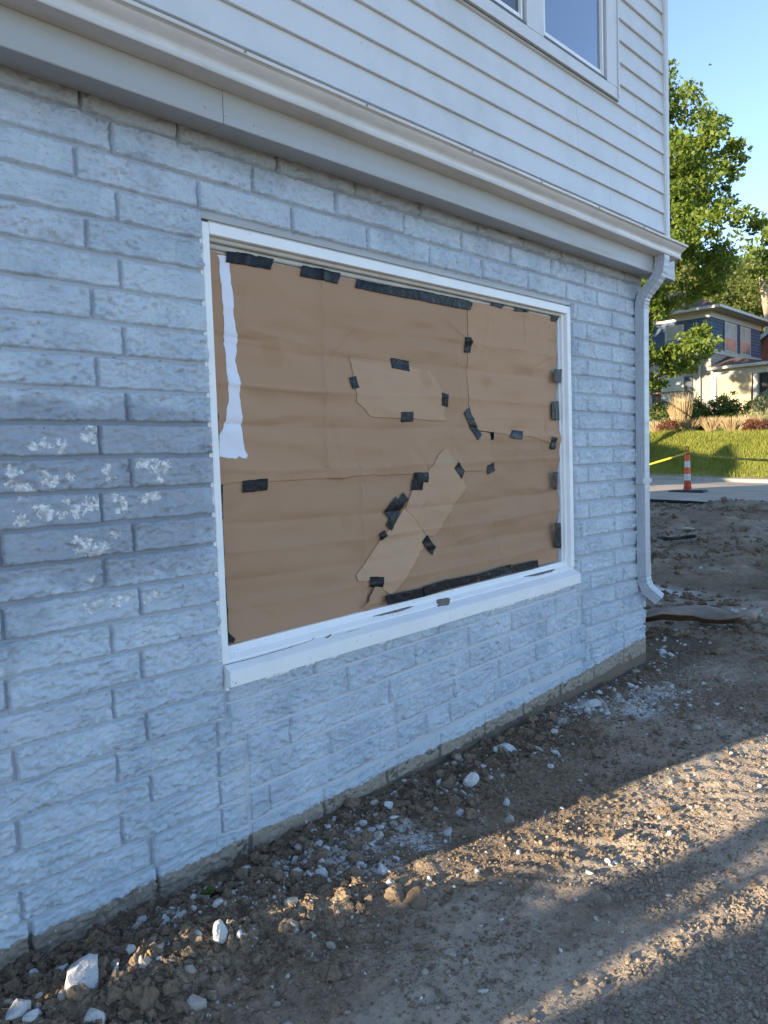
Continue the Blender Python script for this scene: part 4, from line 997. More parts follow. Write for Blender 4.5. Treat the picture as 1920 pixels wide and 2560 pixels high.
X, Y = pts(900, (4.9, 12), (-1, 6), lambda X, Y: .2 + .8 * np.exp(-((X - 5.9) ** 2 + (Y - .9) ** 2) / .5)); S = sizes(len(X), .006, .03, 2.4); scatter('yard_chips', np.stack([X, Y, gzv(X, Y) + S * .3], -1), S, 'plaster', 'white rubble chips beyond the corner of the house')
X, Y = pts(300, (4.85, 6.6), (-.2, 1.6), lambda X, Y: .9 + 0 * X); S = sizes(len(X), .01, .03, 2.4); scatter('corner_chips', np.stack([X, Y, gzv(X, Y) + S * .3], -1), S, 'plaster', 'white rubble behind the downspout foot')
sources('rubble', M['greyrock'], 6, 2, 9, .25); sources('rubblew', M['plaster'], 6, 2, 9, .25)
def drub(X, Y): return np.clip(ddu(X, Y) * 1.1 + .55 * dcl(X, Y) * fbm(X * 7, Y * 7, 29), 0, 1)
X, Y = pts(2600, (.5, 4.9), (-1.2, -.05), drub); S = sizes(len(X), .007, .030, 2.0); scatter('grey_rubble', np.stack([X, Y, gzv(X, Y) + S * .25], -1), S, 'rubble', 'grey brown broken stones mixed into the loose soil by the wall')
X, Y = pts(2300, (.5, 4.9), (-1.2, -.05), drub); S = sizes(len(X), .006, .026, 2.1); scatter('white_rubble', np.stack([X, Y, gzv(X, Y) + S * .3], -1), S, 'rubblew', 'pale broken plaster chunks mixed into the loose soil by the wall')
# individual rocks (px x, px y, width px, aspect, kind, label)
rocks = [
 (212, 2453, 104, .62, 'plaster', 'largest white rock with brown staining, in the lower left spoil'),
 (46, 2535, 66, .7, 'plaster', 'tan white rock in the bottom left corner of the picture'),
 (241, 2512, 56, 1.3, 'plaster', 'tall white rock just below the largest white rock'),
 (552, 2322, 44, 1.3, 'plaster', 'upright pale teardrop shaped rock among the clods'),
 (415, 2290, 32, .8, 'plaster', 'upper left white stone of the small cluster near the wall hole'),
 (403, 2314, 34, .6, 'plaster', 'flat white stone lowest in the small cluster near the wall hole'),
 (441, 2297, 28, .6, 'plaster', 'middle white stone of the small cluster near the wall hole'),
 (456, 2281, 30, .6, 'plaster', 'top right white stone of the small cluster near the wall hole'),
 (513, 2232, 58, .42, 'greyrock', 'flat grey brown slab beside the green sprout'),
 (154, 2424, 34, 1.2, 'plaster', 'rough white lump left of the largest white rock'),
 (598, 2330, 20, 1.0, 'plaster', 'round white pebble right of the teardrop shaped rock'),
 (735, 2292, 36, .7, 'greyrock', 'pale tan stone right of the clods'),
 (555, 2250, 32, .8, 'greyrock', 'grey stone right of the green sprout'),
 (583, 2238, 26, .7, 'plaster', 'angular pale stone behind the grey stone'),
 (487, 2506, 44, 1.0, 'greyrock', 'pointed grey brown rock leaning at the bottom edge'),
 (289, 2417, 20, 2.0, 'plaster', 'narrow upright white shard'),
 (709, 2214, 14, 1.8, 'plaster', 'small upright white chip near the wall foot'),
 (803, 2183, 36, .7, 'plaster', 'white stone at the left end of the dusty white patch'),
 (957, 2174, 36, .9, 'plaster', 'white stone at the lower end of the dusty white patch'),
 (1259, 1862, 56, .6, 'plaster', 'flat white slab leaning on soil near the wall'),
 (1182, 1943, 44, 1.2, 'plaster', 'long white rock standing below the wall seam'),
 (1097, 1952, 16, 2.2, 'plaster', 'thin upright white shard left of the long white rock'),
 (1149, 2026, 28, .8, 'plaster', 'white stone in the open soil above the sunlit strip'),
 (1119, 2080, 36, .45, 'plaster', 'flat white sliver above the sunlit strip'),
 (1266, 2004, 20, 1.1, 'plaster', 'small pale wedge of stone alone in the soil'),
 (1377, 1913, 26, .5, 'plaster', 'small flat white stone right of the leaning slab'),
 (1468, 1757, 62, .4, 'plaster', 'broad flat white plaster piece lying in chips'),
 (1498, 1732, 26, .6, 'plaster', 'white stone beside the broad flat plaster piece'),
 (1658, 1625, 30, .65, 'plaster', 'white stone in front of the corner of the house'),
 (1786, 1630, 14, .6, 'plaster', 'small white stone far right on the bare soil'),
 (1588, 1673, 28, .5, 'greyrock', 'grey flat stone at the foot of the house corner'),
 (785, 2341, 16, .8, 'plaster', 'small round white stone below the brown stones'),
 (785, 2186, 20, .8, 'greyrock', 'small grey stone beside the white stone of the dusty patch'),
 (917, 2226, 48, .6, 'clod', 'lumpy tan clod at the edge of the sunlight'),
 (1046, 2246, 70, .4, 'clod', 'broad flat cracked clod on the packed soil'),
 (1000, 2010, 46, .5, 'clod', 'dark flat clod near the wall foot'),
 (1862, 2452, 26, .8, 'clod', 'round brown clod in the lower right gravel'),
 (1880, 1850, 16, .8, 'clod', 'round clod on the far end of the sunlit strip'),
 (1498, 2381, 20, .7, 'greyrock', 'pale pebble in the lower right gravel'),
 (1165, 2402, 22, .7, 'greyrock', 'flat pebble in the bottom middle of the soil')]
rk = [rock_mesh('rock', 500 + i, 3, 13, .10) for i in range(7)]
for i, (px, py, wd, asp, kd, lab) in enumerate(rocks):
    P = onZ(px, py, .01); P = onZ(px, py + wd * asp * .35, gz(P[0], P[1])); dist = np.linalg.norm(P - CAM)
    w_ = wd / FPX * dist / 2 * .92
    me = rk[i % 7].copy(); me.materials.clear(); me.materials.append(M[kd])
    o = link(bpy.data.objects.new('clod' if kd == 'clod' else 'rock', me)); h_ = w_ * asp * .95
    o.scale = (w_ * 1.25, w_ * .95, max(h_ * 1.15, w_ * .35)); o.location = (P[0], P[1], gz(P[0], P[1]) + h_ * .38); o.rotation_euler = (random.uniform(-.3, .3), random.uniform(-.3, .3), random.uniform(0, 6.28))
    tag(o, lab, 'soil clod' if kd == 'clod' else 'rock', 'loose stones on the soil')
# dead leaves, sprout, twigs
M['deadleaf'] = simple('dead_oak_leaf', (.20, .13, .07), .7, .35, 40, .3, 90)
def oakleaf(px, py, size, rz, lab):
    P = onZ(px, py, .02); g_ = gz(P[0], P[1]); pts_ = []
    N = 34
    for k in range(N):
        a_ = 2 * math.pi * k / N; r = (.55 + .22 * math.cos(7 * a_)) * (1 if abs(math.sin(a_)) > .2 else 1.1)
        pts_.append((size * 1.5 * r * math.cos(a_), size * .8 * r * math.sin(a_), size * .25 * math.sin(a_ * 2) + .02))
    V = [(0, 0, .01)] + pts_
    o = mesh('dead_leaf', V, [(0, 1 + k, 1 + (k + 1) % N) for k in range(N)], M['deadleaf'], loc=(P[0], P[1], g_ + .018)); o.rotation_euler = (.3, -.35, rz)
    tag(o, lab, 'leaf', 'dead oak leaves'); return o
oakleaf(228, 2375, .028, .5, 'curled dead oak leaf above the largest white rock'); oakleaf(360, 2420, .030, 1.2, 'flat dead oak leaf lying in the clods, the right hand one')
P = onZ(518, 2246, .02); V = []; F = []
for k in range(9):
    a_ = k * 2.4; r = .012; c = (P[0] + .012 * math.cos(a_), P[1] + .012 * math.sin(a_), gz(P[0], P[1]) + .03 + .006 * (k % 3)); b0 = len(V)
    V += [(c[0] + r * math.cos(q), c[1] + r * math.sin(q), c[2] + .004 * math.sin(q * 2)) for q in [0, 1.05, 2.1, 3.14, 4.2, 5.2]]; F.append(tuple(range(b0, b0 + 6)))
sp = mesh('sprout', V, F, M['leafC'], attr=[(.2, 0, 0, 0)] * len(V)); tag(sp, 'tiny green clover sprout on the grey brown slab', 'plant')
for i, (a_, b_, lab) in enumerate([((150, 2360), (95, 2410), 'thin dry twig crossing the soil at far left'), ((200, 2330), (175, 2385), 'thin dry twig leaning on the wall foot at left'), ((985, 1985), (1015, 1960), 'thin pale twig near the dark flat clod')]):
    A = onZ(*a_, .04); B = onZ(*b_, .04); mid_ = (A + B) / 2 + np.array([.01, -.01, .02]); bm = bmesh.new(); tube(bm, [A, mid_, B], [.0018, .0015, .001], 5)
    tag(bobj('twig', bm, M['bark'], None), lab, 'twig', 'dry twigs')
# cardboard / roofing sheet at the corner
def ribbon_sheet():
    M['board'] = simple('grey_brown_builders_paper', (.27, .205, .15), .75, .25, 14, .35, 60); M['board2'] = simple('brown_paper_underside', (.13, .07, .035), .8, .3, 14)
    far = [(1625, 1522), (1665, 1521), (1700, 1515), (1740, 1512), (1775, 1514), (1800, 1522), (1825, 1535), (1840, 1537), (1870, 1523), (1913, 1516)]
    nearp = [(1608, 1545), (1655, 1534), (1700, 1537), (1730, 1538), (1755, 1545), (1790, 1549), (1815, 1548), (1845, 1543), (1868, 1539), (1890, 1548)]
    V = []; n = 10; rows_ = 6
    for i in range(n):
        a_ = onX(*far[i], 5.0 + .0 + i * .07); zf = a_[2]
        A = onZ(*far[i], .17 + .015 * math.sin(i * 1.1)); B = onZ(*nearp[i], .155 + .02 * math.sin(i * .9 + 1))
        for k in range(rows_): 
            t = k / (rows_ - 1); V.append(tuple(A * (1 - t) + B * t + np.array([0, 0, .02 * math.sin(t * 3.14)])))
    F = [(i * rows_ + k, i * rows_ + k + 1, (i + 1) * rows_ + k + 1, (i + 1) * rows_ + k) for i in range(n - 1) for k in range(rows_ - 1)]
    root = mesh('builders_paper', V, F, M['board'], smooth=True)
    md = root.modifiers.new('t', 'SOLIDIFY'); md.thickness = .003
    tag(root, 'stiff grey brown paper sheet lying folded on the soil past the downspout', 'paper sheet')
    V2 = []
    for i in range(n):
        B = np.array(V[i * rows_ + rows_ - 1]); lo = onZ(nearp[i][0] - 3, nearp[i][1] + 13 + 3 * math.sin(i), .09)
        V2 += [tuple(B + np.array([0, .0, -.005])), tuple((B + lo) / 2 + np.array([.03, .05, 0])), tuple(lo)]
    F2 = [(i * 3 + k, i * 3 + k + 1, (i + 1) * 3 + k + 1, (i + 1) * 3 + k) for i in range(n - 2) for k in range(2)]
    o = mesh('folded_underside', V2, F2, M['board2'], root, True); o.modifiers.new('t', 'SOLIDIFY').thickness = .003
ribbon_sheet()
# black hose pieces in the far yard
M['rubber'] = simple('black_rubber', (.02, .02, .021), .6, .3, 10)
for (pl, r, lab, nm, ct) in [([(1645, 1343), (1670, 1347), (1700, 1345), (1720, 1342), (1738, 1340)], .022, 'black plastic pipe lying half buried in the far yard', 'pipe_scrap', 'pipe'), ([(1690, 1322), (1712, 1320), (1735, 1322)], .016, 'short pale pipe piece lying behind the black one', 'pipe_scrap', 'pipe')]:
    bm = bmesh.new(); pp = []
    for x, y in pl:
        P = onZ(x, y, .08)
        for _ in range(5): P = onZ(x, y, gz(P[0], P[1]) + r * .7)
        pp.append(P)
    tube(bm, pp, [r] * len(pp), 8); tag(bobj(nm, bm, M['rubber'] if r > .02 else M['kerb'], None, True), lab, ct)
# ================================================================== TRAFFIC DELINEATOR AND TAPE
M['orange'] = simple('orange_plastic', (.75, .10, .015), .5, .2, 8); M['orange2'] = simple('worn_red_orange', (.45, .055, .02), .6, .3, 8); M['reflect'] = simple('white_reflective_band', (.62, .60, .58), .35, .3, 14); M['blackrub'] = simple('black_rubber_base', (.03, .03, .032), .7, .4, 6)
cb = onX(1719, 1239, 16.6); zc = float(zroad(np.array(cb[1]))) + .02
cone = empty('channelizer_cone', (cb[0], cb[1], zc)); tag(cone, 'orange and white channelizer post on a black rubber base at the road edge', 'traffic cone')
def lathe(name, prof, mat, parent, n=20):
    V = []; F = []
    for r, z in prof:
        for k in range(n): V.append((r * math.cos(2 * math.pi * k / n), r * math.sin(2 * math.pi * k / n), z))
    for i in range(len(prof) - 1):
        for k in range(n): F.append((i * n + k, i * n + (k + 1) % n, (i + 1) * n + (k + 1) % n, (i + 1) * n + k))
    F.append(tuple(range(n))[::-1]); F.append(tuple(range((len(prof) - 1) * n, len(prof) * n)))
    return mesh(name, V, F, mat, parent, False)
H_ = 1.02
bm = bmesh.new(); box(bm, -.24, .24, -.38, .38, .0, .05, .012)
for v in bm.verts: 
    if v.co.z > .03: v.co.x *= .93; v.co.y *= .93
bs = bobj('base', bm, M['blackrub'], cone); bs.rotation_euler = (0, 0, .18)
lathe('foot_collar', [(.085, .045), (.083, .12), (.078, .13), (.078, .135)], M['orange2'], cone); lathe('lower_tube', [(.076, .1355), (.070, .26), (.068, .262)], M['orange2'], cone)
zz = [.2625, .40, .545, .68, .815]; rr = [.066, .063, .059, .055, .051, .047]
for i, (nm, mt) in enumerate([('reflective_band', 'reflect'), ('orange_band', 'orange'), ('reflective_band', 'reflect'), ('orange_band', 'orange')]):
    lathe(nm, [(rr[i], zz[i] + .0005), (rr[i + 1] + .001, zz[i + 1] - .0005)], M[mt], cone)
lathe('neck', [(.047, .8155), (.030, .83), (.026, .90), (.024, .905)], M['orange2'], cone)
bm = bmesh.new(); tube(bm, [(0, -.025, .90), (0, -.034, .95), (0, -.022, .99), (0, 0, 1.0), (0, .022, .99), (0, .034, .95), (0, .025, .90)], [.013] * 7, 8); bobj('handle', bm, M['orange2'], cone, True)
# caution tape
M['ytape'] = simple('yellow_caution_tape', (.50, .38, .03), .45, .15, 3); M['ink'] = simple('black_print', (.02, .02, .02), .6)
tp = np.array([cb[0], cb[1], zc + .855])
def ctape(A, B, sag, lab, n=14, words=0):
    V = []; F = []
    A = np.array(A); B = np.array(B); hgt = .045
    f = lambda t: A * (1 - t) + B * t + np.array([0, 0, -sag * 4 * t * (1 - t)])
    for i in range(n + 1):
        c = f(i / n); tw = .010 * math.sin(i * 1.3)
        V += [(c[0] + tw, c[1], c[2] - hgt / 2), (c[0] - tw, c[1], c[2] + hgt / 2)]
    for i in range(n): F.append((2 * i, 2 * i + 1, 2 * i + 3, 2 * i + 2))
    o = mesh('caution_tape', V, F, M['ytape'], smooth=True); o.modifiers.new('t', 'SOLIDIFY').thickness = .001
    tag(o, lab, 'barrier tape')
    L = np.linalg.norm(B - A); d = (B - A) / L
    for k in range(words):
        t = (k + .6) / words; c = f(t); slope = (f(min(t + .02, 1)) - f(t - .02)); slope /= np.linalg.norm(slope)
        tc = bpy.data.curves.new('caution_word', 'FONT'); tc.body = 'CAUTION'; tc.size = .058; tc.align_x = 'CENTER'; tc.align_y = 'CENTER'; tc.extrude = .0004; tc.resolution_u = 1
        to = bpy.data.objects.new('caution_word', tc); dg = bpy.context.evaluated_depsgraph_get() if False else None
        xa = Vector(slope if slope[1] < 0 else -slope); za = Vector((-1, 0, 0)); za = (za - xa * za.dot(xa)).normalized(); ya = za.cross(xa)
        to.matrix_world = Matrix(((xa.x, ya.x, za.x, c[0] - .012), (xa.y, ya.y, za.y, c[1]), (xa.z, ya.z, za.z, c[2]), (0, 0, 0, 1)))
        COL.objects.link(to); bpy.context.view_layer.update()
        me = bpy.data.meshes.new_from_object(to.evaluated_get(bpy.context.evaluated_depsgraph_get())); mw = to.matrix_world.copy(); bpy.data.objects.remove(to)
        me.transform(mw); me.materials.clear(); me.materials.append(M['ink']); link(bpy.data.objects.new('printed_word', me), o)
    return o
eR = onX(1960, 1152, 15.2); eL = onX(1560, 1180, 18.0)
ctape(tp, eR, .03, 'yellow caution tape running right from the channelizer post', words=8)
ctape(tp, eL, .0, 'yellow caution tape running left from the channelizer post toward the house corner', words=0)
bm = bmesh.new(); bmesh.ops.create_icosphere(bm, subdivisions=2, radius=.045, matrix=Matrix.Translation((cb[0], cb[1], zc + .855)) @ Matrix.Diagonal((1, 1, .55, 1))); 
for v in bm.verts: v.co += Vector((random.uniform(-.008, .008),) * 3)
tag(bobj('tape_knot', bm, M['ytape'], None), 'knot of yellow tape tied round the neck of the channelizer', 'tape knot')
# ================================================================== HOUSE ACROSS THE ROAD
HX, HY = 35.5, 11.3
far = empty('house', (HX, HY, 2.4)); tag(far, 'two storey house across the road, navy blue above tan siding, brown hip roof', 'house')
FO = Vector((HX, HY, 2.4))
def fbox(name, x0, x1, y0, y1, z0, z1, mat, parent=None, bev=0.):
    bm = bmesh.new(); box(bm, x0 - FO.x, x1 - FO.x, y0 - FO.y, y1 - FO.y, z0 - FO.z, z1 - FO.z, bev=bev); return bobj(name, bm, mat, parent or far)
def fmesh(name, V, F, mat, parent=None): return mesh(name, [(a - FO.x, b - FO.y, c - FO.z) for a, b, c in V], F, mat, parent or far)
M['tan'] = simple('tan_lap_siding', (.27, .25, .21), .6, .08, 2); M['blue'] = simple('navy_shingles', (.040, .070, .125), .7, .35, 1.5, c2=(.06, .10, .17)); M['trim'] = simple('cream_trim', (.40, .38, .34), .5, .12, 3)
M['shade'] = simple('tan_roll_shade', (.36, .28, .18), .7, .06, 2); M['fglass'] = simple('far_window_glass', (.10, .12, .11), .15, .4, 1.2, c2=(.22, .24, .22)); M['blind'] = simple('white_blind', (.34, .35, .31), .5, .3, 2); M['dark'] = simple('dark_porch', (.03, .028, .026), .7)
M['shutter'] = simple('navy_shutter', (.02, .032, .055), .6)
DY = 17.6; DX = 42.1
fbox('wall', HX + .02, DX - .02, HY + .02, DY, 2.0, 5.84, M['tan']); fbox('upper_wall', HX + .01, DX - .01, HY + .01, DY, 5.9, 7.75, M['blue'])
# lap boards on the left face and (above the porch) the front face, one by one
wl_ = bpy.data.objects['wall'] if 'wall' in bpy.data.objects else far
wp = [c for c in far.children if c.name.startswith('wall')][0]; up_ = [c for c in far.children if c.name.startswith('upper_wall')][0]
def lap(name, pts4, mat, parent): pass
for i in range(27):
    z = 2.2 + i * .135
    bm = bmesh.new(); extr(bm, [(HX - .028 - FO.x, z - FO.z), (HX - .004 - FO.x, z + .135 - FO.z), (HX + .02 - FO.x, z + .135 - FO.z), (HX + .02 - FO.x, z - FO.z)], 'Y', 11.26 - FO.y, 15.5 - FO.y); bobj('siding_board', bm, M['tan'], wp)
for i in range(6):
    z = 5.03 + i * .135
    bm = bmesh.new(); extr(bm, [(HY - .03 - FO.y, z - FO.z), (HY - .004 - FO.y, z + .135 - FO.z), (HY + .02 - FO.y, z + .135 - FO.z), (HY + .02 - FO.y, z - FO.z)], 'X', HX - FO.x, 38 - FO.x); bobj('siding_board', bm, M['tan'], wp)
for i in range(11):
    z = 6.02 + i * .155
    bm = bmesh.new(); extr(bm, [(HY - .035 - FO.y, z - FO.z), (HY - .004 - FO.y, z + .155 - FO.z), (HY + .02 - FO.y, z + .155 - FO.z), (HY + .02 - FO.y, z - FO.z)], 'X', HX - FO.x, DX - FO.x); bobj('shingle_course', bm, M['blue'], up_)
    bm = bmesh.new(); extr(bm, [(HX - .035 - FO.x, z - FO.z), (HX - .004 - FO.x, z + .155 - FO.z), (HX + .02 - FO.x, z + .155 - FO.z), (HX + .02 - FO.x, z - FO.z)], 'Y', HY - FO.y, 15.5 - FO.y); bobj('shingle_course', bm, M['blue'], up_)
fbox('belt_board', HX - .06, DX + .06, HY - .06, HY - .037, 5.82, 6.02, M['trim']); fbox('belt_board', HX - .06, HX - .037, HY - .0365, DY, 5.82, 6.02, M['trim'])
fbox('frieze_board', HX - .05, DX + .05, HY - .055, HY - .036, 7.42, 7.72, M['trim']); fbox('frieze_board', HX - .055, HX - .036, HY - .035, DY, 7.42, 7.72, M['trim'])
ov = .62; ze = 7.78
AP = Vector((38.8, 14.45, 0)); AP.z = float(onX(1669, 728, 38.8)[2])
E4 = [(HX - ov, HY - ov, ze), (DX + ov, HY - ov, ze), (DX + ov, DY + ov, ze), (HX - ov, DY + ov, ze)]
rf = fmesh('roof', E4 + [tuple(AP)], [(0, 1, 4), (1, 2, 4), (2, 3, 4), (3, 0, 4)], M['shingle'])
fbox('soffit', HX - ov, DX + ov, HY - ov, DY + ov, ze - .06, ze - .005, M['trim'])
for d in ((HX - ov - .10, DX + ov, HY - ov - .10, HY - ov - .002), (HX - ov - .10, HX - ov - .002, HY - ov, DY + ov)): fbox('gutter', d[0], d[1], d[2], d[3], ze - .11, ze + .02, M['trim'], None, .01)
def win(y0, y1, x0, x1, z0, z1, face, n=2, blind=False):
    """face 'Y': lies on y=HY; 'X': on x=HX"""
    t = .09
    if face == 'Y':
        f = fbox('window', x0, x1, HY - .075, HY - .040, z0, z1, M['trim'])
        wI = (x1 - x0 - t * (n + 1)) / n
        for i in range(n):
            a = x0 + t + i * (wI + t); zm = (z0 + z1) / 2 + .03
            fbox('pane', a, a + wI, HY - .079, HY - .0755, zm, z1 - t, M['blind'], None).parent = f
            fbox('pane', a, a + wI, HY - .079, HY - .0755, z0 + t, zm - .05, M['fglass'], None).parent = f
    else:
        f = fbox('window', HX - .075, HX - .040, y0, y1, z0, z1, M['trim'])
        zm = (z0 + z1) / 2 + .03
        if blind: fbox('pane', HX - .079, HX - .0755, y0 + t, y1 - t, z0 + t, z1 - t, M['blind'], None).parent = f
        else:
            fbox('pane', HX - .079, HX - .0755, y0 + t, y1 - t, zm, z1 - t, M['blind'], None).parent = f; fbox('pane', HX - .079, HX - .0755, y0 + t, y1 - t, z0 + t, zm - .05, M['fglass'], None).parent = f
    return f
win(0, 0, 37.1, 38.62, 6.0, 7.38, 'Y'); win(0, 0, 39.08, 40.5, 6.0, 7.38, 'Y')
win(12.45, 13.35, 0, 0, 5.95 + .07, 7.25, 'X'); win(12.48, 13.55, 0, 0, 3.6, 4.90, 'X', blind=True)
fbox('shutter', HX - .075, HX - .040, 12.08, 12.42, 3.7, 4.85, M['shutter']); fbox('shutter', HX - .075, HX - .040, 13.62, 14.0, 3.7, 4.85, M['shutter'])
bm = bmesh.new(); tube(bm, [Vector((HX - .12, 11.72, z)) - FO for z in (5.75, 4.2, 3.1)], [.03] * 3, 6); bobj('conduit', bm, M['trim'], far)
bm = bmesh.new(); bmesh.ops.create_cone(bm, cap_ends=True, segments=12, radius1=.13, radius2=.13, depth=.16, matrix=Matrix.Translation(Vector((HX - .12, 11.72, 3.15)) - FO) @ Matrix.Rotation(math.pi / 2, 4, 'Y')); bobj('electric_meter', bm, M['kerb'], far)
# porch
pe = 5.10; PYe = 8.85
fmesh('porch_roof', [(HX - .35, HY - .03, pe), (HX - .35, PYe - .35, pe), (DX, PYe - .35, pe), (DX, HY - .03, pe), (37.5, HY - .03, 5.80), (DX, HY - .03, 5.80)], [(1, 2, 5, 4), (0, 1, 4), (0, 4, 5, 3)], M['shingle'])
fbox('porch_ceiling', HX - .33, DX, PYe - .33, HY - .031, pe - .06, pe - .005, M['trim'])
fbox('porch_gutter', HX - .46, HX - .352, PYe - .36, HY - .03, pe - .10, pe + .03, M['trim'], None, .01); fbox('porch_gutter', HX - .46, DX, PYe - .47, PYe - .362, pe - .10, pe + .03, M['trim'], None, .01)
fbox('porch_beam', HX, HX + .15, PYe + .03, HY - .031, 4.72, pe - .061, M['trim']); fbox('porch_beam', HX + .151, DX, PYe, PYe + .15, 4.72, pe - .061, M['trim'])
fbox('porch_post', HX - .01, HX + .16, HY - .25, HY - .04, 2.3, 4.72, M['trim']); fbox('porch_post', HX - .01, HX + .16, 9.28, 9.46, 2.3, 4.72, M['trim'])
fmesh('roll_shade', [(HX - .01, 11.02, 4.72), (HX - .01, 9.50, 4.72), (HX - .01, 9.62, 2.6), (HX - .01, 10.98, 2.6), (HX + .0, 11.02, 4.72), (HX + .0, 9.50, 4.72), (HX + .0, 9.62, 2.6), (HX + .0, 10.98, 2.6)], [(0, 1, 2, 3), (7, 6, 5, 4), (0, 4, 5, 1), (3, 2, 6, 7), (0, 3, 7, 4), (1, 5, 6, 2)], M['shade'])
fbox('porch_floor', HX, DX, PYe, HY - .03, 2.2, 2.75, M['trim']); fbox('front_door', 37.3, 38.3, HY - .06, HY - .032, 2.76, 4.8, M['dark']); fbox('porch_screen', HX + .3, HX + .33, 8.9, 9.27, 2.76, 4.7, M['dark'])  # last panel is dark to stand in for the dim porch interior
for k in range(6): fbox('porch_rail', HX + .02, HX + .06, 9.05 + k * .001, 9.25, 3.0 + k * .12, 3.03 + k * .12, M['trim'])
# brick neighbour
M['brick'] = simple('red_brick', (.26, .085, .05), .85, .3, 3)
bh = empty('house', (45, 10.5, 2.4)); tag(bh, 'red brick house with a white raked eave, at the right edge behind the blue house', 'house')
p0 = onX(1893, 860, 45); p1 = onX(1925, 836, 45)
sl_ = (p1[2] - p0[2]) / (p0[1] - p1[1]); yA, yB = p0[1] + 1.2, p1[1] - 6; zA = p0[2] - sl_ * 1.2; yR = p1[1] - 2.4; zR = p0[2] + sl_ * (p0[1] - yR)
V = [(45, yA, 1.5), (45, yB, 1.5), (45, yB, zA), (45, yR, zR), (45, yA, zA), (52, yA, 1.5), (52, yB, 1.5), (52, yB, zA), (52, yR, zR), (52, yA, zA)]
mesh('wall', [(a - 45, b - 10.5, c - 2.4) for a, b, c in V], [(0, 1, 2, 3, 4), (9, 8, 7, 6, 5), (0, 4, 9, 5), (1, 6, 7, 2)], M['brick'], bh)
V = [(44.7, yA + .4, zA - .4 * sl_ + .05), (44.7, yR, zR + .05), (44.7, yB - .4, zA), (52.3, yA + .4, zA - .4 * sl_ + .05), (52.3, yR, zR + .05), (52.3, yB - .4, zA)]
ro = mesh('roof', [(a - 45, b - 10.5, c - 2.4) for a, b, c in V], [(0, 1, 4, 3), (1, 2, 5, 4)], M['shingle'], bh); ro.modifiers.new('t', 'SOLIDIFY').thickness = .12
V = [(44.6, yA + .45, zA - .45 * sl_ - .02), (44.6, yR, zR - .02), (44.6, yR, zR + .22), (44.6, yA + .45, zA - .45 * sl_ + .20)]
mesh('rake_board', [(a - 45, b - 10.5, c - 2.4) for a, b, c in V], [(0, 1, 2, 3)], M['trim'], bh).modifiers.new('t', 'SOLIDIFY').thickness = .05
# ================================================================== PLANTS
def leaves(name, C_, size, mat, parent, asp=1.5, up=.0):
    """one kite-shaped leaf per centre, 2 triangles each"""
    N = len(C_); C_ = np.asarray(C_)
    d = rng.normal(size=(N, 3)); d[:, 2] -= up; d /= np.linalg.norm(d, axis=1)[:, None]
    e = rng.normal(size=(N, 3)); e -= (e * d).sum(1)[:, None] * d; e /= np.linalg.norm(e, axis=1)[:, None]
    s = (size * rng.uniform(.6, 1.3, N))[:, None]
    V = np.stack([C_ - d * s * .5 * asp, C_ + e * s * .45, C_ + d * s * .5 * asp, C_ - e * s * .45], 1).reshape(-1, 3)
    F = np.arange(N * 4).reshape(N, 4)
    rv = np.repeat(rng.uniform(0, 1, N), 4); at = np.stack([rv, rv, rv, rv], -1)
    return mesh(name, V, F, mat, parent, False, at)
def clumps(centers, radii, per):
    out = []
    for c, r in zip(centers, radii):
        n = int(per); q = rng.normal(size=(n, 3)); q /= np.linalg.norm(q, axis=1)[:, None]; q *= (rng.uniform(0, 1, n) ** .45)[:, None] * r
        q[:, 2] *= .7; out.append(c + q)
    return np.concatenate(out)
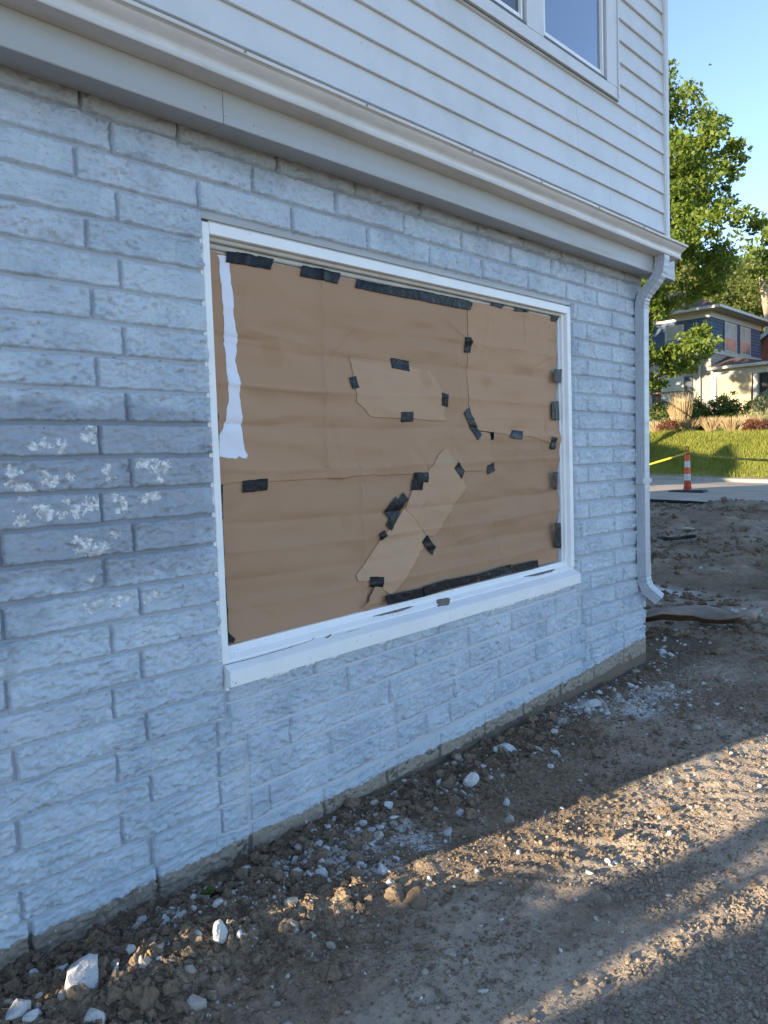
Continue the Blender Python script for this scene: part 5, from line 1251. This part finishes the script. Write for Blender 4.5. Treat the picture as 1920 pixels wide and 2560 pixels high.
def tree(label, base, prof, nclump, per, csize, leaf, lmat, bmat, lean=(0, 0), hole=.45, trunk_r=.25, limbs=14, group=None, cat='tree', seed=1, zs_=None):
    """prof: list of (height above base, crown radius)"""
    r = np.random.default_rng(seed); t = empty('tree', tuple(base)); tag(t, label, cat, group)
    hs = np.array([p[0] for p in prof]); rs = np.array([p[1] for p in prof]); o = np.argsort(hs); hs, rs = hs[o], rs[o]
    H = hs[-1]; cen = []; rad = []
    ph = r.uniform(0, 6.28, 5)
    while len(cen) < nclump:
        h = r.uniform(hs[0], H); R_ = np.interp(h, hs, rs)
        if r.uniform(0, 1) > (R_ / rs.max()) ** 1.2 + .08: continue
        a = r.uniform(0, 2 * math.pi); lob = 1 + .22 * math.sin(3 * a + ph[0] + h) + .16 * math.sin(5 * a + ph[1] + 2 * h)
        q = R_ * lob * math.sqrt(r.uniform(.12, 1)); x = q * math.cos(a) + lean[0] * h / H; y = q * math.sin(a) + lean[1] * h / H
        if vn(np.array(x * .9 + 40), np.array(h * .9 + y * .9), seed) < hole * .8: continue
        cen.append((x, y, h)); rad.append(csize * r.uniform(.6, 1.25))
    cen = np.array(cen); rad = np.array(rad)
    leaves('crown', clumps(cen, rad, per), leaf, lmat, t, up=.4)
    bm = bmesh.new(); pt = [(lean[0] * k / 8 * .9 + .12 * math.sin(k), lean[1] * k / 8 * .9, H * .92 * k / 8) for k in range(9)]
    tube(bm, pt, [trunk_r * (1 - .9 * k / 8) + .01 for k in range(9)], 8); bobj('trunk', bm, bmat, t, True)
    idx_ = r.choice(len(cen), min(limbs, len(cen)), replace=False)
    for j in idx_:
        c = cen[j]
        if np.hypot(c[0] - lean[0], c[1] - lean[1]) > 2.4 and seed == 11: continue
        z0 = max(hs[0] * .5, c[2] - abs(r.normal(0, .2)) - .35 * np.hypot(c[0], c[1])); k = z0 / (H * .92) * 8; i0 = int(min(7, k)); p0 = Vector(pt[i0]).lerp(Vector(pt[i0 + 1]), min(1, k - i0))
        m_ = p0.lerp(Vector(c), .5) + Vector((r.normal(0, .12), r.normal(0, .12), -.05 * (c[2] - p0.z)))
        bm = bmesh.new(); tube(bm, [p0, m_, Vector(c)], [trunk_r * .20 * (1.1 - z0 / H), trunk_r * .12, .010], 5); bobj('limb', bm, bmat, t)
    return t
tb = atd(1585, 1080, 27); tb[2] = lz(tb[0], tb[1]) - .1; bz0 = tb[2]
tree('tall green sweetgum tree rising behind the corner of the near house', tb, [(z - bz0, r) for z, r in [(13.3, 1.3), (12.7, 1.8), (12.1, 2.3), (11.3, 2.8), (10.2, 3.5), (9.2, 3.5), (8.4, 3.1), (7.6, 4.2), (6.9, 4.3), (6.5, 2.3), (6.1, 1.4), (5.7, 1.6), (5.2, 2.1), (4.6, 2.5), (4.0, 1.9), (3.5, .7)]], 900, 80, .40, .11, M['leafA'], M['bark'], hole=.36, trunk_r=.22, limbs=50, seed=11)
gb = 'trees beyond the houses'
def bgt(px, D, ytop, ybot, wpx, lab, mat, bm_, n, seed, leaf=.2, per=45, cs=1.0, limbs=10, base_y=None, hole=.35):
    m = D / FPX * .93; b = atd(px, 1000, D); b[2] = 2.5; top = atd(px, ytop, D)[2] - b[2]; bot = atd(px, ybot, D)[2] - b[2]; w_ = wpx / 2 * D / FPX * 1.03
    tree(lab, b, [(top, w_ * .25), (top * .9, w_ * .65), (top * .75 + bot * .25, w_ * .95), ((top + bot) / 2, w_), (bot, w_ * .7), (bot - .3, w_ * .2)], n, per, cs, leaf, mat, bm_, group=gb, seed=seed, limbs=limbs, trunk_r=.3, hole=hole)
bgt(1900, 56, 640, 880, 190, 'broad yellow green tree with pale limbs at the right edge behind the houses', M['leafB'], M['barkpale'], 330, 21, .17, 60, .9, 18)
bgt(1800, 70, 640, 850, 150, 'bushy yellow green tree rising right of the brown roof', M['leafB'], M['barkpale'], 230, 22, .2, 60, 1.0, 14)
bgt(1735, 62, 600, 800, 110, 'thin pale branched tree directly above the brown roof', M['leafB'], M['barkpale'], 90, 23, .18, 40, .8, 24, hole=.3)
bgt(1660, 66, 560, 800, 120, 'dark green tree left behind the brown roof', M['leafA'], M['bark'], 220, 24, .22, 50, 1.0, 8)
bgt(2010, 60, 560, 900, 190, 'tall yellow green tree reaching in from beyond the right edge', M['leafB'], M['barkpale'], 260, 25, .18, 60, 1.0, 12)
bgt(1850, 85, 690, 930, 220, 'green tree filling the gap between the two far houses', M['leafA'], M['bark'], 220, 26, .3, 50, 1.4, 6)
bgt(1570, 80, 640, 960, 220, 'dark green tree hidden mostly behind the near house corner', M['leafA'], M['bark'], 160, 27, .3, 50, 1.4, 6)
# leaning pale trunk at the right edge
A = atd(1925, 800, 50); B = atd(1912, 740, 50); C2 = atd(1903, 690, 50); D2 = atd(1880, 660, 50); A[2] -= 0
tl = empty('tree', (A[0], A[1], 2.5)); bm = bmesh.new(); tube(bm, [Vector((.5, 0, 0)), Vector(A) - Vector((A[0], A[1], 2.5)), Vector(B) - Vector((A[0], A[1], 2.5)), Vector(C2) - Vector((A[0], A[1], 2.5)), Vector(D2) - Vector((A[0], A[1], 2.5))], [.34, .27, .22, .16, .08], 8); bobj('trunk', bm, M['barkpale'], tl, True)
leaves('crown', clumps(np.array([np.array(D2) - [A[0], A[1], 2.5] + rng.normal(0, 1.3, 3) for _ in range(26)]), [.8] * 26, 45), .16, M['leafB'], tl); tag(tl, 'leaning pale trunked tree at the far right above the blue house', 'tree', gb)
# shrubs, ornamental grasses in the bed
def shrub(lab, px, ytop, ybot, wpx, mat, n=60, leaf=.055, X=28.0, per=45, cat='shrub', group=None, depth=.7, seed=1, cs=.16):
    b = onX(px, ybot, X); top = onX(px, ytop, X)[2]; L = onX(px - wpx / 2, ybot, X)[1] - onX(px + wpx / 2, ybot, X)[1]; w_ = abs(L) / 2; h = top - b[2]; z0 = lz(X, b[1]) - .03
    h = top - z0; t = empty('shrub', (X, b[1], z0)); tag(t, lab, cat, group); r = np.random.default_rng(seed); cen = []
    for _ in range(n):
        a = r.uniform(0, 6.28); q = math.sqrt(r.uniform(0, 1)); zz_ = r.uniform(.12, 1.0); k = math.sqrt(max(.15, 1 - ((zz_ - .5) / .6) ** 2)); cen.append((q * math.sin(a) * depth * k, q * math.cos(a) * w_ * k, h * zz_ * (.9 + .15 * r.normal() * .5)))
    leaves('foliage', clumps(np.array(cen), [cs * r.uniform(.7, 1.3) for _ in cen], per), leaf, mat, t)
    bm = bmesh.new()
    for k in range(6): a = k * 1.05; tube(bm, [(0.03 * math.cos(a), .03 * math.sin(a), 0), (w_ * .3 * math.cos(a), w_ * .4 * math.sin(a), h * .5), (w_ * .5 * math.cos(a), w_ * .6 * math.sin(a), h * .8)], [.02, .014, .006], 5)
    bobj('stem', bm, M['bark'], t); return t
def ograss(lab, px, ytop, ybot, wpx, n, X=27.6, spread=.5, seed=1, group='dry ornamental grasses in the bed'):
    b = onX(px, ybot, X); top = onX(px, ytop, X)[2]; w_ = abs(onX(px - wpx / 2, ybot, X)[1] - onX(px + wpx / 2, ybot, X)[1]) / 2; z0 = lz(X, b[1]) - .02; h = top - z0
    r = np.random.default_rng(seed); t = empty('ornamental_grass', (X, b[1], z0)); tag(t, lab, 'ornamental grass', group); V = []; F = []; A_ = []
    for k in range(n):
        a = r.uniform(0, 6.28); q = r.uniform(0, 1) ** .6; x0, y0 = .25 * q * math.cos(a) * w_ / .5, .45 * q * math.sin(a) * w_; hh_ = h * r.uniform(.55, 1.03); x1, y1 = x0 + spread * q * math.cos(a) * w_, y0 + spread * q * math.sin(a) * w_ + r.normal(0, .04); wd = .010
        b0 = len(V); V += [(x0, y0 - wd, 0), (x0, y0 + wd, 0), ((x0 + x1) / 2, (y0 + y1) / 2 + wd, hh_ * .6), ((x0 + x1) / 2, (y0 + y1) / 2 - wd, hh_ * .6), (x1, y1, hh_)]
        F += [(b0, b0 + 1, b0 + 2, b0 + 3), (b0 + 3, b0 + 2, b0 + 4)]; A_ += [(r.uniform(0, 1),) * 4] * 5
    mesh('blades', V, F, M['straw'], t, False, A_); return t
gs = 'green shrubs along the bed'
shrub('dark green leafy shrub beside the downspout, leftmost in the bed', 1655, 1000, 1062, 60, M['leafC'], 60, seed=1, group=gs)
shrub('green vine covered column shrub standing between the dry grasses', 1748, 1000, 1088, 34, M['leafC'], 60, X=27.8, seed=2, group=gs, depth=.35)
shrub('green shrub under the left end of the tan porch shade', 1790, 995, 1060, 70, M['leafC'], 80, seed=3, group=gs, X=28.6)
shrub('sunlit green shrub under the middle of the tan porch shade', 1818, 988, 1060, 50, M['leafC'], 60, seed=4, group=gs, X=28.6)
shrub('green shrub under the right end of the tan porch shade', 1858, 1003, 1062, 70, M['leafC'], 70, seed=5, group=gs, X=28.6)
shrub('pale variegated shrub at the right edge in front of the porch', 1908, 980, 1060, 50, M['leafV'], 60, seed=6, X=28.4)
shrub('reddish barberry bush at the left of the bed', 1675, 1046, 1092, 60, M['leafR'], 50, .035, 27.1, seed=7, group='red barberry bushes', cs=.13)
shrub('reddish barberry bush at the right of the bed', 1893, 1046, 1100, 64, M['leafR'], 60, .035, 27.0, seed=8, group='red barberry bushes', cs=.13)
shrub('low grey green mound at the foot of the tall dry grass', 1722, 1072, 1094, 46, M['leafC'], 24, .03, 27.0, seed=9, cs=.09)
shrub('low green tuft between the two middle dry grasses', 1803, 1068, 1090, 22, M['leafC'], 20, .03, 27.2, seed=10, cs=.09)
ograss('tallest straw coloured grass with upright stalks at the left of the bed', 1708, 972, 1085, 66, 420, 27.8, .9, 1)
ograss('low dry grass right of the red bush', 1722, 1040, 1088, 50, 260, 27.3, 1.2, 2)
ograss('dry fountain grass, left one of the middle pair', 1782, 1038, 1092, 46, 320, 27.2, 1.0, 3)
ograss('dry fountain grass, right one of the middle pair', 1832, 1038, 1092, 60, 380, 27.2, 1.0, 4)
ograss('low pale dry grass at the far left of the bed', 1640, 1050, 1095, 34, 200, 27.2, 1.0, 5)
ograss('wispy dry grass behind the right hand red bush', 1880, 1030, 1085, 60, 220, 27.9, 1.0, 6)
# rusty canopy behind the left shrub
M['rust'] = simple('rust_brown_boards', (.22, .10, .05), .8, .4, 6)
ca = onX(1668, 985, 28.8); ar = empty('arbor', (28.8, ca[1], 2.2)); tag(ar, 'low rust brown board canopy on posts behind the left shrub', 'arbor')
for k in range(5): boxo('board', (-.4 + k * .16, -.4 + k * .16 + .14, -.62 + .05 * (k % 2), .62, ca[2] - 2.2 + .012 * k, ca[2] - 2.2 + .05 + .012 * k), M['rust'], ar)
for y in (-.3, .35): boxo('post', (-.04, .04, y, y + .07, 0, ca[2] - 2.2), M['rust'], ar)
# lawn blades on the bank: many small tufts as one object
N = 60000; X = rng.uniform(22.3, 27.2, N); Y = rng.uniform(3.2, 12.5, N); dens = sstep(22.6, 23.6, X + .6 * (fbm(X, Y, 5) - .5)) * .9 + .1; k = rng.uniform(0, 1, N) < dens; X, Y = X[k], Y[k]; N = len(X)
Z = zlawn(X, Y) + (.10 * (fbm(X * .9, Y * .9, 81) - .5) + .05 * (fbm(X * 4, Y * 4, 82) - .5)) * sstep(22.1, 23, X)
a = rng.uniform(0, 6.28, N); hgt = rng.uniform(.05, .13, N) * (.6 + .9 * fbm(X * 1.2, Y * 1.2, 44)); wd = .012
ln = rng.normal(0, .03, (N, 2))
V = np.stack([np.stack([X - wd * np.cos(a), Y - wd * np.sin(a), Z - .01], -1), np.stack([X + wd * np.cos(a), Y + wd * np.sin(a), Z - .01], -1), np.stack([X + ln[:, 0], Y + ln[:, 1], Z + hgt], -1)], 1).reshape(-1, 3)
rv = np.repeat(np.clip(rng.uniform(0, 1, N) * .6 + .5 * fbm(X, Y, 47), 0, 1), 3)
gr = mesh('grass', V, np.arange(N * 3).reshape(N, 3), M['grass'], attr=np.stack([rv] * 4, -1)); tag(gr, 'sunlit yellow green grass growing on the bank across the road', kind='stuff')
# a small bird in the sky
P = atd(1775, 162, 60); bd = empty('bird', tuple(P)); tag(bd, 'tiny dark bird flying in the blue sky above the tree', 'bird')
M['bird'] = simple('dark_bird', (.03, .03, .03), .7)
bm = bmesh.new(); bmesh.ops.create_icosphere(bm, subdivisions=2, radius=.05, matrix=Matrix.Diagonal((1, 2.2, .8, 1))); bobj('body', bm, M['bird'], bd)
for s in (-1, 1): mesh('wing', [(0, .04, 0), (0, -.05, 0), (s * .14, -.05, .03), (s * .2, -.09, .0), (s * .13, .02, .03)], [(0, 1, 2, 4), (2, 3, 4)], M['bird'], bd)
# ================================================================== out of frame on the left: unseen things added to break up the low sun
def occ(t, s): return np.array([t * sD[0] + s * sN[0], t * sD[1] + s * sN[1]])
T0 = -5.0
hd = empty('hedge', (*occ(T0, -.5), 0)); tag(hd, 'clipped hedge standing left of the near house, outside the view', 'hedge')
prof = [(-2.6, 3.2), (-1.0, 3.2), (-.98, 2.6), (-.95, 1.75), (-.915, 1.50), (-.865, 1.42), (-.83, 1.32), (-.80, 1.26), (-.77, 1.30), (-.73, 1.40), (-.70, 1.45), (-.67, 1.51), (-.64, 1.62), (-.60, 1.64), (-.55, 1.53), (-.486, 1.40), (-.42, 1.44), (-.30, 1.42), (-.24, 1.39), (-.18, 1.28), (-.12, 1.14), (.05, 1.0), (.4, .9)]  # silhouette heights drawn so the shadow leaves the lit streaks
cen = []
for _ in range(2200):
    s = rng.uniform(-1.5, .4); top = np.interp(s, [p[0] for p in prof], [p[1] for p in prof]); cen.append((*(occ(T0 + rng.uniform(-.2, .2), s) - occ(T0, -.5)), rng.uniform(.4, max(.45, top - .05))))
leaves('foliage', clumps(np.array(cen), [.05] * len(cen), 26), .03, M['leafC'], hd)
V = []; F = []
for i, (s, h) in enumerate(prof):
    for dt in (-.12, .12):
        c = occ(T0 + dt, s) - occ(T0, -.5); V += [(c[0], c[1], -.1), (c[0], c[1], h - .04)]
for i in range(len(prof) - 1):
    a = i * 4; b = a + 4; F += [(a, b, b + 1, a + 1), (a + 2, a + 3, b + 3, b + 2), (a + 1, b + 1, b + 3, a + 3)]
mesh('wood_mass', V, F, M['bark'], hd)
for s0, s1, w_, lab in ((-.565, -.615, .055, 'thicker of two posts by the hedge outside the view'), (-.745, -.755, .032, 'thinner of two posts by the hedge outside the view')):
    A = occ(T0 + .6, s0); B = occ(T0 + .6, s1); bm = bmesh.new(); tube(bm, [(A[0], A[1], -.1), ((A[0] + B[0]) / 2, (A[1] + B[1]) / 2, 1.6), (B[0], B[1], 3.2)], [w_, w_, w_ * .95], 10); tag(bobj('post', bm, M['bark'], None, True), lab, 'post')

# ------------------------------------------------------------------ unseen block added behind the near house, outlined to throw the bank shadow
def onLawn(x, y):
    d = ray(x, y); lo, hi = 20., 60.
    f = lambda D: (CAM + d * D / math.hypot(d[0], d[1]))
    for D in np.arange(22, 60, .05):
        P = f(D)
        if P[0] > 22.05 and P[2] < lz(P[0], P[1]): return P
    return f(30)
GXp = 3.0; pr = []
for x, y in [(1600, 1100), (1640, 1106), (1700, 1118), (1745, 1134), (1780, 1140), (1800, 1124), (1822, 1110), (1832, 1114), (1836, 1140), (1832, 1192)]:
    P = onLawn(x, y); dx = P[0] - GXp; pr.append((P[1] + dx * math.tan(SUN_AZ), P[2] + dx / math.cos(SUN_AZ) * math.tan(SUN_EL)))
y0_ = pr[0][0]; yN = pr[-1][0]
sblock = empty('garage', (GXp, y0_, 0)); tag(sblock, 'plain outbuilding behind the near house, hidden from view', 'garage')
poly = [(p[0] - y0_, p[1]) for p in pr]; poly = [(6, poly[0][1])] + poly + [(yN - y0_, -.2), (6, -.2)]
bm = bmesh.new(); extr(bm, poly, 'X', -3.0, 0); bobj('wall', bm, M['tan'], sblock)

tb2 = np.array([25.5, 17.6, 0.]); tb2[2] = lz(25.5, 17.6)  # unseen tree added so leaf shade falls on the navy house's left face
tree('broad green tree left of the navy house, behind the near house', tb2, [(11.5, .6), (10, 2.6), (8, 3.6), (6, 3.8), (4.5, 3.2), (3.2, 2.2), (2.6, .8)], 330, 46, .5, .2, M['leafA'], M['bark'], hole=.5, trunk_r=.2, limbs=10, seed=31)
